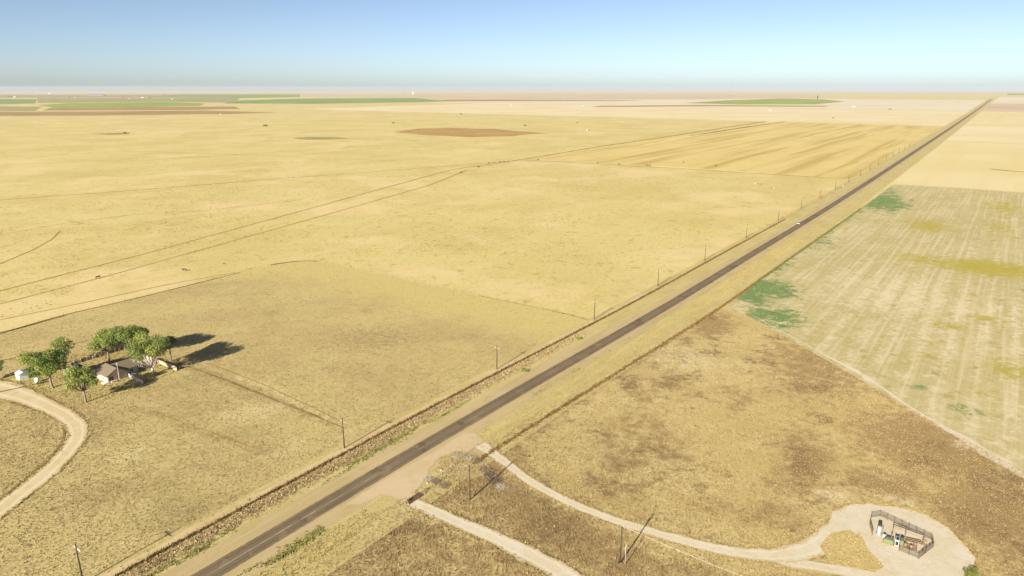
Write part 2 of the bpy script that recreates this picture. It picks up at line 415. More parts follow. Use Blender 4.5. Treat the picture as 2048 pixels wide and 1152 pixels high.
def m_cf_yel(x, y):
    a = np.zeros(len(x))
    for b, k in (((1860, 2090, 515, 560), .95), ((1790, 1900, 505, 535), .65), ((1810, 1900, 435, 470), .75), ((1960, 2048, 400, 430), .6), ((1850, 1940, 640, 665), .6), ((1930, 2010, 625, 650), .6), ((1840, 1880, 675, 695), .5),
                 ((1970, 2060, 710, 770), .65), ((1920, 1990, 765, 800), .55), ((1560, 1700, 430, 460), .3), ((1820, 1870, 700, 715), .5), ((1960, 2030, 440, 470), .55), ((1880, 1960, 580, 600), .4)):
        a = np.maximum(a, k * pblob(x, y, *b))
    return a
def m_cf_pale(x, y):
    s = (x * DV[0] + y * DV[1])
    rows = 0.5 + 0.5 * np.sin(s * 2 * math.pi / 11.5)
    return 0.62 * rows * (0.35 + 0.9 * vnoise(x, y, 36, 55)) * sstep(700, 300, y) + 0.25 * pblob(x, y, 1680, 2000, 540, 700)
crop_m = ground_mat('crop_stubble', C(198, 182, 124), C(206, 189, 135), C(188, 171, 113), big=50, mid=8, fine=1.0, grain=0.16, speck=0.35, bump=0.15,
                    masks=(('pale', C(232, 214, 172), 2.2, 1.6), ('yellow', C(190, 174, 82), 4.0, 2.4), ('green', C(132, 150, 94), 6.0, 2.6)),
                    streak=(2.2, 130, C(228, 209, 166), 0.7), specks=((C(178, 162, 86), 9.0, 0.56, 0.68, 0.75), (C(234, 217, 182), 5.0, 0.56, 0.68, 0.65), (C(184, 178, 112), 40.0, 0.56, 0.70, 0.45)))
sheet('crop_field', CF, 0.04, crop_m, 5.0, {'green': m_cf_green, 'yellow': m_cf_yel, 'pale': m_cf_pale}, (4, 0.5, 6, 6))

# ---- fields beyond the section line, in strips square to the road
pale_m = ground_mat('pale_stubble', C(238, 219, 166), C(233, 212, 152), None, big=220, fine=2.5, grain=0.06, bump=0.0, streak=(40, 900, C(232, 206, 142), 0.5))
pale2_m = ground_mat('bleached_stubble', C(241, 222, 176), C(236, 213, 162), None, big=300, fine=3, grain=0.05, bump=0.0)
stripe_m = ground_mat('striped_stubble', C(234, 208, 138), C(228, 201, 130), C(220, 194, 122), big=120, mid=25, fine=2, grain=0.10, bump=0.0, streak=(24, 700, C(204, 176, 104), 0.9))
cream_m = ground_mat('cream_stubble', C(238, 222, 188), C(232, 214, 176), None, big=600, fine=8, grain=0.05, bump=0.0)
green_m = ground_mat('irrigated_crop', C(150, 168, 78), C(126, 154, 72), C(178, 176, 98), big=400, mid=160, fine=10, grain=0.08, bump=0.0)
brightgreen_m = ground_mat('young_crop', C(168, 178, 72), C(150, 166, 66), None, big=300, fine=10, grain=0.06, bump=0.0)
olive_m = ground_mat('dry_crop', C(178, 164, 104), C(164, 154, 98), C(190, 170, 118), big=500, mid=120, fine=10, grain=0.08, bump=0.0)
brown_m = ground_mat('plowed_soil', C(184, 152, 98), C(170, 140, 90), C(196, 166, 108), big=200, mid=60, fine=6, grain=0.10, bump=0.0)
playa_m = ground_mat('dry_lake_bed', C(198, 160, 98), C(188, 150, 90), C(208, 176, 114), big=90, mid=20, fine=4, grain=0.10, bump=0.0)
pink_m = ground_mat('far_bare_soil', C(222, 196, 160), C(212, 184, 148), None, big=900, fine=20, grain=0.04, bump=0.0)

def rect(s0, s1, d0, d1, step=400):
    n = max(1, int(abs(s1 - s0) / step)); a = [tuple(RD(s0 + (s1 - s0) * i / n, d0)) for i in range(n + 1)]
    return a + [tuple(RD(s1 + (s0 - s1) * i / n, d1)) for i in range(n + 1)]
sheet('striped_field', rect(1030, 2480, -492, -24), 0.05, stripe_m, None, None, (40, 3, 60, 2))
sheet('far_stubble_field', rect(2540, 4150, -3000, -20), 0.06, pale2_m)
sheet('pale_field', rect(1016, 1830, 24, 1500), 0.05, pale_m, None, None, (40, 2, 60, 4))
sheet('pale_field', rect(1842, 2620, 24, 2400), 0.05, pale2_m)
sheet('pale_field', rect(2640, 4150, 24, 4000), 0.05, pale_m)
sheet('cream_field', rect(4180, 7800, -3600, -30), 0.08, cream_m)
sheet('cream_field', rect(4180, 6200, 30, 4000), 0.08, pink_m)
for nm, pts, mt, z in (
    ('dry_lake_bed', [(792, 264), (830, 257), (900, 255.5), (990, 258), (1090, 267), (1020, 272), (940, 274), (860, 271)], playa_m, .06),
    ('dry_lake_bed', [(578, 277), (620, 273.5), (680, 274), (702, 277), (660, 279), (610, 279.5)], olive_m, .06),
    ('dry_lake_bed', [(190, 268), (230, 266), (258, 265), (250, 268.5), (215, 270)], brown_m, .06),
    ('plowed_field', [(-80, 232.5), (200, 231), (460, 228), (560, 225), (400, 221), (200, 223), (-80, 224)], brown_m, .08),
    ('plowed_field', [(-80, 222), (70, 222), (85, 213), (-80, 212.5)], olive_m, .09),
    ('plowed_field', [(85, 221), (330, 220.5), (480, 218), (470, 213), (200, 214.5), (100, 216)], brown_m, .09),
    ('green_field', [(75, 210), (110, 216), (230, 214.5), (400, 212), (410, 206.5), (330, 203.5), (260, 204.5), (140, 206)], brightgreen_m, .12),
    ('green_field', [(-90, 211), (70, 207), (75, 198), (-90, 197.5)], green_m, .12),
    ('dry_crop_field', [(75, 206), (330, 203), (470, 205.5), (480, 196), (75, 196)], olive_m, .10),
    ('green_field', [(445, 207), (620, 207.5), (840, 204.5), (900, 202.5), (830, 196), (610, 197), (480, 201)], green_m, .12),
    ('green_field', [(300, 195), (480, 196), (600, 194), (600, 188.5), (360, 188.5)], green_m, .12),
    ('dry_crop_field', [(-90, 196), (300, 195), (360, 189), (-90, 189.5)], olive_m, .12),
    ('dry_crop_field', [(850, 203), (1230, 202), (1300, 200.5), (900, 199)], brown_m, .1),
    ('green_field', [(1370, 206), (1480, 209), (1630, 208.5), (1690, 203), (1640, 198.5), (1560, 197), (1450, 201)], brightgreen_m, .3),
    ('dry_crop_field', [(1180, 214), (1420, 212.5), (1650, 213.5), (1660, 211.5), (1400, 210), (1200, 211.5)], brown_m, .1),
    ('bare_field', [(600, 193), (1000, 199), (1370, 199), (1640, 196), (1640, 188), (1000, 187), (600, 187)], pink_m, .1),
    ('green_field', [(2012, 190), (2150, 190), (2150, 187), (2016, 187)], green_m, .3),
    ('bare_field', [(1980, 207), (2200, 207), (2200, 194), (2000, 194)], cream_m, .3),
    ('bare_field', [(-120, 188.8), (600, 188), (600, 186), (-120, 186)], pink_m, .1),
):
    sheet(nm, PX(pts), z, mt, None, None, (30, 16, 45, 3) if nm == 'dry_lake_bed' else None)

# ---- old trails and weedy fence lines across the pasture
trail_m = ground_mat('worn_trail', C(176, 148, 84), C(190, 162, 94), None, big=12, fine=1.2, grain=0.18, bump=0.1)
ridge_m = ground_mat('weedy_line', C(148, 126, 76), C(172, 146, 90), None, big=8, fine=0.9, grain=0.25, bump=0.2)
lane_m = ground_mat('pale_lane', C(252, 230, 164), C(244, 220, 154), None, big=20, fine=1.2, grain=0.06, bump=0.0)
for pts, wd, mt in (
    ([(-100, 407), (0, 400), (250, 382), (500, 362), (700, 347), (1000, 324)], 2.2, trail_m),
    ([(-100, 607), (0, 582), (150, 543), (300, 505), (500, 450), (700, 395), (900, 340), (1050, 318), (1200, 293), (1370, 268), (1530, 243)], [1.5, 1.5, 1.5, 1.5, 1.7, 2.2, 3.0, 5, 8, 11, 14], trail_m),
    ([(-100, 634), (0, 608), (200, 556), (330, 520), (480, 478), (700, 416), (860, 370), (935, 340)], [1.1, 1.1, 1.1, 1.2, 1.3, 1.7, 2.2, 3.0], trail_m),
    ([(-50, 548), (0, 528), (70, 498), (105, 478), (120, 462)], 1.1, trail_m),
    ([(0, 640), (170, 605), (330, 570), (470, 545)], .9, trail_m),
    ([(-100, 695), (0, 668), (120, 632), (300, 590), (480, 545)], 1.3, ridge_m),
    ([(-20, 670), (0, 667), (60, 651), (130, 631)], 2.0, ridge_m),
    ([(540, 530), (580, 524), (612, 521), (636, 523)], 1.8, ridge_m),
    ([(960, 592), (1080, 617), (1150, 632), (1185, 643)], 0.9, trail_m),
    ([(0, 722), (60, 710), (130, 692), (180, 680)], .9, ridge_m),
    ([(-30, 790), (60, 772), (90, 765)], .8, ridge_m),
    ([(1050, 320), (1180, 327), (1300, 334), (1420, 341), (1560, 350), (1690, 358)], [4, 4, 3.5, 3, 2.5, 2.5], trail_m),
    ([(1300, 331.5), (1400, 337.5), (1510, 345.5)], 7.0, lane_m),
    ([(1980, 338), (2010, 341), (2060, 345)], 8.0, green_m),
    ([(0, 470), (120, 448), (260, 430), (420, 420), (600, 400)], .7, trail_m),
    ([(0, 330), (300, 320), (620, 300), (900, 285)], 2.0, trail_m),
    ([(180, 300), (500, 310), (800, 322)], 1.6, trail_m),
    ([(1380, 272), (1480, 256), (1570, 243)], [8, 9, 12], trail_m),
    ([(1290, 290), (1420, 266), (1560, 243)], [5, 7, 9], lane_m),
):
    strip('trail', PX(pts), wd, 0.10, mt, step=max(1.5, np.linalg.norm(G(*pts[0]) - G(*pts[-1])) / 400), wob=0.7, seed=len(pts) + int(pts[0][1]), scale=18)

# ---- road verges, by their distance from the centre line
SR = list(range(0, 1000, 12)) + list(range(1000, 9000, 80))
def rl(d, s0=0, s1=9000): return [tuple(RD(s, d)) for s in SR if s0 <= s <= s1]
verge_m = ground_mat('dry_verge', C(210, 190, 130), C(203, 182, 120), C(186, 168, 104), big=22, mid=5, fine=0.8, grain=0.22, speck=0.5, bump=0.2, streak=(2.0, 30, C(226, 204, 136), 0.5))
ditch_m = ground_mat('ditch_weeds', C(198, 174, 122), C(206, 182, 128), C(180, 154, 106), big=14, mid=3, fine=0.6, grain=0.3, speck=0.6, bump=0.3)
fence_dirt_m = ground_mat('fence_line_dirt', C(226, 200, 150), C(214, 188, 132), C(190, 166, 110), big=18, mid=4, fine=0.8, grain=0.15, speck=0.4, bump=0.1)
shoulder_m = ground_mat('shoulder_soil', C(206, 182, 132), C(197, 174, 122), C(190, 170, 106), big=26, mid=5, fine=0.5, grain=0.10, speck=0.55, bump=0.08, streak=(1.2, 40, C(216, 192, 150), 0.5))
strip('verge', rl(-11.0, 0, 9000), 22.0, 0.12, verge_m, step=6, wob=0.03, seed=2)
strip('verge', rl(11.5, 0, 9000), 23.0, 0.12, verge_m, step=6, wob=0.03, seed=3)
strip('fence_lane', rl(-18.6, 0, 420), [3.2] * len(rl(0, 0, 420)), 0.14, fence_dirt_m, step=2, wob=0.6, seed=4)
strip('ditch', rl(-14.2, 0, 330), [5.6, 5.6, 5.6, 5.6, 5.4] + [5.0] * (len(rl(0, 0, 330)) - 6) + [2.5], 0.145, ditch_m, step=2, wob=0.35, seed=5)
strip('shoulder', rl(-5.6, 0, 9000), [6.4 if s < 260 else (5.4 if s < 380 else 4.0) for s in SR if s <= 9000], 0.16, shoulder_m, step=3, wob=0.15, seed=6, scale=12)
strip('shoulder', rl(5.3, 0, 9000), [6.8 if s < 200 else (5.6 if s < 380 else 3.6) for s in SR if s <= 9000], 0.16, shoulder_m, step=3, wob=0.25, seed=7, scale=9)

# ---- the road itself
t = NT('worn_asphalt')
ac = t.math('ABSOLUTE', t.attr('across'))
base = t.mix(t.ramp(t.noise(25, 4), 0.35, 0.65), C(143, 123, 95), C(131, 112, 86))
ss_ = t.pos((1 / 0.5, 1 / 30.0, 1), HD)
base = t.mix(t.math('MULTIPLY', t.ramp(t.noise(1.0, 3, 0.6, vec=ss_), 0.42, 0.7), 0.6), base, C(120, 102, 78))
wheel = t.math('SUBTRACT', 1.0, t.math('ABSOLUTE', t.math('DIVIDE', t.math('SUBTRACT', ac, 0.55), 0.2)), clamp=True)
base = t.mix(t.math('MULTIPLY', t.ramp(wheel, 0.0, 0.8), t.math('ADD', 0.15, t.math('MULTIPLY', t.noise(14, 3, off=9), 0.7))), base, C(106, 91, 70))
edge = t.ramp(t.math('ADD', ac, t.math('MULTIPLY', t.math('SUBTRACT', t.noise(1.6, 5, 0.7), 0.5), 0.45)), 0.88, 1.0)
pt = t.math('MULTIPLY', t.ramp(t.noise(5.0, 4, 0.6, off=21), 0.56, 0.66), 0.5); base = t.mix(pt, base, C(158, 138, 108)); pt2 = t.math('MULTIPLY', t.ramp(t.noise(11.0, 3, 0.6, off=63), 0.60, 0.63), 0.55); base = t.mix(pt2, base, C(100, 86, 68))
base = t.mix(edge, base, C(178, 152, 114))
fn = t.noise(0.25, 4, 0.7); kk = t.math('ADD', 0.9, t.math('MULTIPLY', fn, 0.2)); kc = t.n('ShaderNodeCombineColor'); [t.link(kk, kc.inputs[i]) for i in range(3)]
t.put(t.b.inputs['Base Color'], t.mix(1.0, base, kc.outputs[0], 'MULTIPLY')); t.b.inputs['Roughness'].default_value = 0.92; t.b.inputs['Specular IOR Level'].default_value = 0.1
road = strip('road', rl(0, 0, 9000), [6.2 if s < 900 else 6.6 + (s - 900) * 0.0006 for s in SR if s <= 9000], 0.20, t.m, step=3, wob=0.03, seed=8)
t = NT('faded_paint'); t.put(t.b.inputs['Base Color'], t.mix(t.ramp(t.noise(6.0, 5, 0.7), 0.36, 0.60), C(158, 138, 106), C(210, 192, 156)))
paint_m = t.m
strip('centre_line', rl(0.1, 0, 212), 0.22, 0.206, paint_m, step=2, wob=0.25, seed=9, parent=road)
for a in range(222, 300, 24):
    strip('centre_line', [tuple(RD(a + k, 0.1)) for k in (0, 3, 6, 9)], 0.10, 0.206, paint_m, step=2, wob=0.3, seed=a, parent=road)

# ---- gravel apron, ranch tracks and the well pad
apron_m = ground_mat('packed_dirt', C(222, 196, 156), C(214, 190, 146), C(206, 184, 128), big=12, mid=4, fine=0.5, grain=0.08, speck=0.45, bump=0.06)
caliche_m = ground_mat('caliche_gravel', C(233, 218, 190), C(226, 209, 174), C(210, 189, 146), big=9, mid=3, fine=0.5, grain=0.12, speck=0.45, bump=0.06, specks=((C(240, 228, 206), 1.4, 0.55, 0.68, 0.6),))
track_m = ground_mat('caliche_track', C(232, 217, 186), C(226, 208, 172), C(212, 192, 146), big=9, mid=2, fine=0.5, grain=0.13, speck=0.5, bump=0.08, ruts=(C(240, 227, 202), 0.6, C(210, 186, 132)))
sheet('dirt_apron', PX([(690, 1010), (760, 965), (830, 925), (880, 900), (925, 868), (952, 868), (968, 884), (985, 890), (1000, 905), (975, 912), (945, 905), (915, 902), (880, 915), (860, 940), (850, 962), (830, 985), (838, 1000), (815, 1010), (790, 995), (765, 990), (720, 1010)]), 0.175, apron_m, None, None, (1.2, 0.5, 3, 3))
TRACK_A = PX([(815, 1000), (860, 1018), (920, 1048), (985, 1075), (1050, 1105), (1120, 1145), (1200, 1195)])
TRACK_B = PX([(960, 890), (1010, 925), (1060, 965), (1130, 1003), (1210, 1036), (1300, 1064), (1400, 1092), (1500, 1112), (1580, 1115), (1640, 1090), (1690, 1055)])
TRACK_C = PX([(1490, 1108), (1600, 1130), (1720, 1146), (1850, 1152)])
strip('ranch_track', TRACK_A, [4.0, 4.0, 4.6, 5.0, 5.4, 5.6, 5.6], 0.18, track_m, step=1, wob=0.35, seed=12)
strip('ranch_track', TRACK_B, [5.0, 3.6, 3.4, 3.3, 3.3, 3.4, 3.8, 4.6, 5.6, 7, 8], 0.185, track_m, step=1, wob=0.25, seed=13)
strip('ranch_track', STREAK_TRACK, [0.2, 0.8, 3.0, 0.9, 2.4, 4.0, 2.6], 0.06, caliche_m, step=1, wob=0.95, seed=16, scale=6)
strip('ranch_track', TRACK_C, [3, 3.4, 4, 5], 0.18, track_m, step=1, wob=0.3, seed=14)
PADP = PX([(1668, 1024), (1700, 1010), (1742, 1008), (1800, 1016), (1850, 1030), (1895, 1056), (1930, 1090), (1952, 1118), (1938, 1150), (1900, 1200), (1700, 1200), (1690, 1150), (1665, 1110), (1640, 1075)])
sheet('well_pad', PADP, 0.19, caliche_m, None, None, (1.0, 0.7, 3, 7))
island_m = ground_mat('island_grass', C(218, 195, 134), C(208, 184, 122), None, big=8, fine=0.7, grain=0.2, bump=0.2)
sheet('grass_island', PX([(1640, 1095), (1662, 1066), (1700, 1062), (1722, 1075), (1740, 1105), (1770, 1135), (1750, 1146), (1660, 1130)]), 0.20, island_m, None, None, (1.0, 0.5, 3, 8))

# ---- farm driveway
DRIVE = PX([(-70, 772), (0, 778), (60, 798), (115, 822), (150, 845), (160, 868), (140, 900), (95, 945), (45, 985), (-20, 1035), (-90, 1090)])
drive_m = ground_mat('driveway_soil', C(230, 208, 166), C(222, 200, 150), C(208, 184, 128), big=10, mid=4, fine=0.6, grain=0.12, speck=0.5, bump=0.06, ruts=(C(240, 222, 186), 0.75, C(206, 182, 122)))
strip('driveway', DRIVE, [15, 13, 8.5, 7, 6.6, 6.2, 6.2, 6.6, 6.6, 6.4, 6.2], 0.10, drive_m, step=1.5, wob=0.25, seed=15)
yard_m = ground_mat('yard_grass', C(206, 186, 124), C(198, 176, 116), C(178, 164, 100), big=14, mid=4, fine=0.7, grain=0.22, speck=0.5, bump=0.2)
sheet('yard', PX([(20, 770), (60, 735), (130, 712), (240, 690), (300, 692), (352, 728), (356, 742), (290, 768), (240, 790), (180, 812), (130, 800), (90, 786)]), 0.06, yard_m, None, None, (2, 0.8, 5, 9))

# ================================================================ GRASS AND WEEDS (nobody could count them)
t = NT('grass_blades'); t.put(t.b.inputs['Base Color'], t.attr('tint', True)); t.b.inputs['Roughness'].default_value = 1; t.b.inputs['Specular IOR Level'].default_value = 0
blade_m = t.m
def tufts(name, label, cat, xy, h, wd, tint, blades=4, spread=0.6, z=0.05):
    """clumps of leaning blades; one mesh for a whole stand"""
    N = len(xy)
    if N == 0: return
    r = np.random.default_rng(N)
    az = r.uniform(0, 2 * np.pi, (N, blades)); lean = r.uniform(0.15, 0.75, (N, blades)); hh = h[:, None] * r.uniform(0.6, 1.15, (N, blades))
    ox, oy = np.cos(az), np.sin(az)
    off = r.uniform(0, spread, (N, blades)) * wd[:, None]
    bx, by = xy[:, 0:1] + ox * off, xy[:, 1:2] + oy * off
    bw = wd[:, None] * r.uniform(0.16, 0.34, (N, blades)); a2 = az + r.uniform(0.6, 2.4, (N, blades)); px_, py_ = np.cos(a2), np.sin(a2)
    V = np.empty((N, blades, 3, 3), np.float32)
    V[..., 0, 0], V[..., 0, 1], V[..., 0, 2] = bx - px_ * bw, by - py_ * bw, z
    V[..., 1, 0], V[..., 1, 1], V[..., 1, 2] = bx + px_ * bw, by + py_ * bw, z
    V[..., 2, 0], V[..., 2, 1], V[..., 2, 2] = bx + ox * lean * hh, by + oy * lean * hh, z + hh
    nv = N * blades * 3
    me = bpy.data.meshes.new(name); me.vertices.add(nv); me.vertices.foreach_set('co', V.reshape(-1))
    me.loops.add(nv); me.loops.foreach_set('vertex_index', np.arange(nv, dtype=np.int32))
    me.polygons.add(nv // 3); me.polygons.foreach_set('loop_start', np.arange(0, nv, 3, dtype=np.int32)); 
    me.update(calc_edges=True)
    at = me.attributes.new('tint', 'FLOAT_COLOR', 'POINT')
    tc = np.ones((N, blades, 3, 4), np.float32); tc[..., :3] = (tint[:, None, :] * r.uniform(0.8, 1.15, (N, blades, 1)))[:, :, None, :]
    at.data.foreach_set('color', tc.reshape(-1))
    o = mk(name, me, blade_m); tag(o, label, cat, kind='stuff'); return o
def scatter(poly, n, dens=None, seed=1, fall=None):
    r = np.random.default_rng(seed); P = np.array(poly); x0, y0 = P.min(0); x1, y1 = P.max(0)
    out = np.empty((0, 2)); 
    for _ in range(12):
        q = np.stack([r.uniform(x0, x1, n * 2), r.uniform(y0, y1, n * 2)], 1)
        k = in_poly(q[:, 0], q[:, 1], poly)
        dpt = q[:, 1] * math.cos(PITCH) + H * math.sin(PITCH)
        k &= (np.abs(q[:, 0]) < dpt * 0.80) & (q[:, 1] > 122)
        if fall: k &= r.uniform(0, 1, len(q)) < np.clip((fall / q[:, 1]) ** 2, 0, 1)
        q = q[k]
        if dens is not None: q = q[r.uniform(0, 1, len(q)) < dens(q[:, 0], q[:, 1])]
        out = np.vstack([out, q])
        if len(out) >= n: break
    return out[:n]
def tint_mix(cols, wts, r):
    return np.array(cols)[r.choice(len(cols), len(wts) if hasattr(wts, '__len__') and False else wts)]
def road_sd(x, y):
    """distance from the straight axis of the road (good enough near the camera)"""
    q = np.stack([x - _CX[20], y - _CY[20]], 1); return q @ SV, q @ DV
def off_lines(*ls):
    def f(x, y):
        ok = np.ones(len(x))
        for line, wdt in ls: ok *= (seg_dist(x, y, line) > wdt)
        return ok
    return f
ROADL = [tuple(RD(s, 0)) for s in range(0, 700, 30)]
YARDP = PX([(20, 770), (60, 735), (130, 712), (240, 690), (300, 692), (352, 728), (356, 742), (290, 768), (240, 790), (180, 812), (130, 800), (90, 786)])

r = np.random.default_rng(21)
# paddock
free = off_lines((DRIVE, 4.5), (ROADL, 20.5))
xy = scatter(paddock_poly, 52000, lambda x, y: free(x, y) * (0.3 + 0.7 * vnoise(x, y, 5, 41)) * ~in_poly(x, y, YARDP), 5, fall=190)
dk = m_pd_dark(xy[:, 0], xy[:, 1]); nz = vnoise(xy[:, 0], xy[:, 1], 7, 14)
tint = np.array(PADDOCK)[None] * (1 - 0.3 * nz[:, None]); sel = r.uniform(0, 1, len(xy)) < 0.15 + 0.55 * dk
tint[sel] = np.array(C(172, 146, 94)); tint[r.uniform(0, 1, len(xy)) < 0.03] = np.array(C(138, 134, 86))
tufts('dry_grass', 'short dry tan grass covering the paddock around the farmhouse', 'grass', xy, 0.12 + 0.16 * r.random(len(xy)), 0.30 + 0.3 * r.random(len(xy)), tint * 0.92, 3)
# weedy field
free2 = off_lines((TRACK_A, 2.4), (TRACK_B, 2.4), (TRACK_C, 2.6), (ROADL, 14.0))
xy = scatter(WF, 84000, lambda x, y: free2(x, y) * ~in_poly(x, y, PADP) * (0.25 + 0.75 * vnoise(x, y, 3.5, 43)), 6, fall=175)
bk = m_wf_brown(xy[:, 0], xy[:, 1]) + 0.5 * m_wf_dark(xy[:, 0], xy[:, 1])
pick = r.uniform(0, 1, len(xy)); tint = np.tile(np.array(C(197, 173, 121)), (len(xy), 1)) * (0.8 + 0.25 * r.random((len(xy), 1)))
tint *= (1 - 0.12 * np.clip(bk, 0, 1))[:, None]; tint[pick < 0.12 + 0.62 * bk] = np.array(C(174, 147, 101)); tint[pick < 0.03 + 0.16 * bk] = np.array(C(144, 120, 84))
tufts('brown_weeds', 'brown and straw coloured weeds covering the field around the well', 'weeds', xy, 0.15 + 0.28 * r.random(len(xy)) ** 2, 0.26 + 0.40 * r.random(len(xy)) ** 1.5, tint * r.uniform(0.75, 1.1, (len(xy), 1)), 3)
# ditch weeds between fence and road
n = 19000; s_ = r.uniform(70, 345, n); d_ = r.normal(-14.2, 1.7, n); keep = r.random(n) < (0.25 + 0.75 * vnoise(s_, d_, 3, 12)) * np.where(s_ > 270, 0.6, 1)
s_, d_ = s_[keep], d_[keep]; xy = np.array([RD(a, b) for a, b in zip(s_, d_)])
pick = r.random(len(xy)); tint = np.tile(np.array(C(212, 188, 138)), (len(xy), 1)); tint[pick < 0.42] = np.array(C(178, 150, 104)); tint[pick < 0.14] = np.array(C(126, 102, 68))
tufts('ditch_weeds', 'tall brown weeds in the ditch left of the road', 'weeds', xy, 0.20 + 0.4 * r.random(len(xy)) ** 1.5, 0.36 + 0.5 * r.random(len(xy)), tint * r.uniform(0.75, 1.12, (len(xy), 1)), 3)
# weeds caught along both fences
n = 9000; s_ = r.uniform(60, 700, n); d_ = r.normal(-17.2, 0.30, n); xy = np.array([RD(a, b) for a, b in zip(s_, d_)])
tint = np.tile(np.array(C(140, 110, 62)), (n, 1)) * r.uniform(0.6, 1.2, (n, 1))
tufts('fence_weeds', 'dark weeds caught along the fence left of the road', 'weeds', xy, 0.3 + 0.45 * r.random(n), 0.45 + 0.3 * r.random(n), tint, 3)
n = 6000; s_ = r.uniform(225, 800, n); d_ = r.normal(0, 0.5, n) + np.interp(s_, [225, 430, 1000], [19.3, 23.6, 27.5]); xy = np.array([RD(a, b) for a, b in zip(s_, d_)])
tint = np.where(r.random((n, 1)) < np.where(s_[:, None] > 470, 0.6, 0.05), np.array(C(112, 128, 66))[None], np.array(C(152, 118, 66))[None]) * r.uniform(0.7, 1.15, (n, 1))
tufts('fence_weeds', 'brown and green weeds along the fence right of the road', 'weeds', xy, 0.3 + 0.4 * r.random(n), 0.45 + 0.35 * r.random(n), tint, 3)
# yellow grass on the right verge, green shoots beside the asphalt
n = 15000; s_ = r.uniform(225, 620, n); s_[: n // 3] = r.uniform(90, 190, n // 3); d_ = r.uniform(8.5, 18.5, n); d_[: n // 3] = r.uniform(9.5, 16.5, n // 3)
keep = r.random(n) < 0.2 + 0.8 * vnoise(s_, d_, 2.5, 61); s_, d_ = s_[keep], d_[keep]; xy = np.array([RD(a, b) for a, b in zip(s_, d_)])
tint = np.where(r.random((len(xy), 1)) < 0.3, np.array(C(182, 158, 88))[None], np.array(C(212, 190, 116))[None]) * r.uniform(0.8, 1.05, (len(xy), 1))
tufts('verge_grass', 'yellow dry grass on the verge right of the road', 'grass', xy, 0.12 + 0.18 * r.random(len(xy)), 0.25 + 0.25 * r.random(len(xy)), tint * 0.95, 3, z=0.13)
n = 3600; s_ = r.uniform(100, 262, n); d_ = r.normal(-10.2, 0.8, n); m_ = r.random(n) < 0.26; s_[m_] = r.uniform(138, 178, m_.sum()); d_[m_] = r.normal(7.9, 1.0, m_.sum())
m2 = r.random(n) < 0.15; s_[m2] = r.uniform(270, 470, m2.sum()); d_[m2] = r.normal(6.5, 0.8, m2.sum())
keep = r.random(n) < sstep(0.46, 0.66, vnoise(s_, d_ * 3, 9, 71)); s_, d_ = s_[keep], d_[keep]; xy = np.array([RD(a, b) for a, b in zip(s_, d_)])
tint = np.tile(np.array(C(160, 158, 84)), (len(xy), 1)) * r.uniform(0.65, 1.15, (len(xy), 1))
tufts('green_shoots', 'green weeds sprouting in strips beside the road', 'weeds', xy, 0.2 + 0.25 * r.random(len(xy)), 0.4 + 0.3 * r.random(len(xy)), tint, 4, z=0.13)
# green plants in the crop field
xy = scatter(CF, 6500, lambda x, y: sstep(0.42, 0.60, m_cf_green(x, y) + 1.5 * (vnoise(x, y, 9, 91) - 0.55)), 7)
tint = np.tile(np.array(C(108, 134, 76)), (len(xy), 1)) * r.uniform(0.7, 1.25, (len(xy), 1))
tufts('green_weeds', 'dark green weed patches in the crop field', 'weeds', xy, 0.4 + 0.4 * r.random(len(xy)), 0.7 + 0.5 * r.random(len(xy)), tint, 4)
# pasture
PASTP = PX([(-150, 700), (0, 640), (300, 560), (630, 505), (900, 560), (1180, 625), (1500, 430), (1200, 400), (600, 400), (-150, 460)])
xy = scatter(PASTP, 22000, lambda x, y: sstep(0.4, 0.7, vnoise(x, y, 14, 3)) * ~in_poly(x, y, paddock_poly), 8)
tufts('pasture_grass', 'pale yellow bunch grass scattered over the wide pasture', 'grass', xy, 0.2 + 0.15 * r.random(len(xy)), 0.4 + 0.4 * r.random(len(xy)), np.tile(np.array(C(206, 180, 110)), (len(xy), 1)) * r.uniform(0.8, 1.1, (len(xy), 1)), 3)
n = 2600; q = scatter(PX([(-150, 690), (0, 640), (300, 560), (630, 505), (900, 560), (1180, 625), (1560, 400), (1300, 345), (600, 350), (-150, 420)]), n, lambda x, y: sstep(0.45, 0.7, vnoise(x, y, 60, 33)) * ~in_poly(x, y, paddock_poly), 18)
tufts('pasture_weeds', 'small dark weeds dotted over the wide pasture', 'weeds', q, 0.3 + 0.3 * r.random(len(q)), 0.5 + 0.6 * r.random(len(q)), np.tile(np.array(C(160, 134, 78)), (len(q), 1)) * r.uniform(0.7, 1.1, (len(q), 1)), 4)
ISL = PX([(1640, 1095), (1662, 1066), (1700, 1062), (1722, 1075), (1740, 1105), (1770, 1135), (1750, 1146), (1660, 1130)])
xy = scatter(ISL, 700, lambda x, y: 0.2 + 0.8 * vnoise(x, y, 2, 8), 19); tufts('island_grass', 'dry yellow grass on the island beside the well pad', 'grass', xy, 0.15 + 0.15 * r.random(len(xy)), 0.3 + 0.3 * r.random(len(xy)), np.array([C(200, 176, 118), C(178, 152, 98)])[r.integers(2, size=len(xy))], 3, z=0.2)
# yard and island
xy = scatter(YARDP, 5000, None, 9); tint = np.where(r.random((len(xy), 1)) < 0.35, np.array(C(164, 154, 88))[None], np.array(C(202, 180, 116))[None])
tufts('yard_grass', 'yellow green grass in the farmhouse yard', 'grass', xy, 0.2 + 0.2 * r.random(len(xy)), 0.4 + 0.3 * r.random(len(xy)), tint * 0.9, 3, z=0.07)

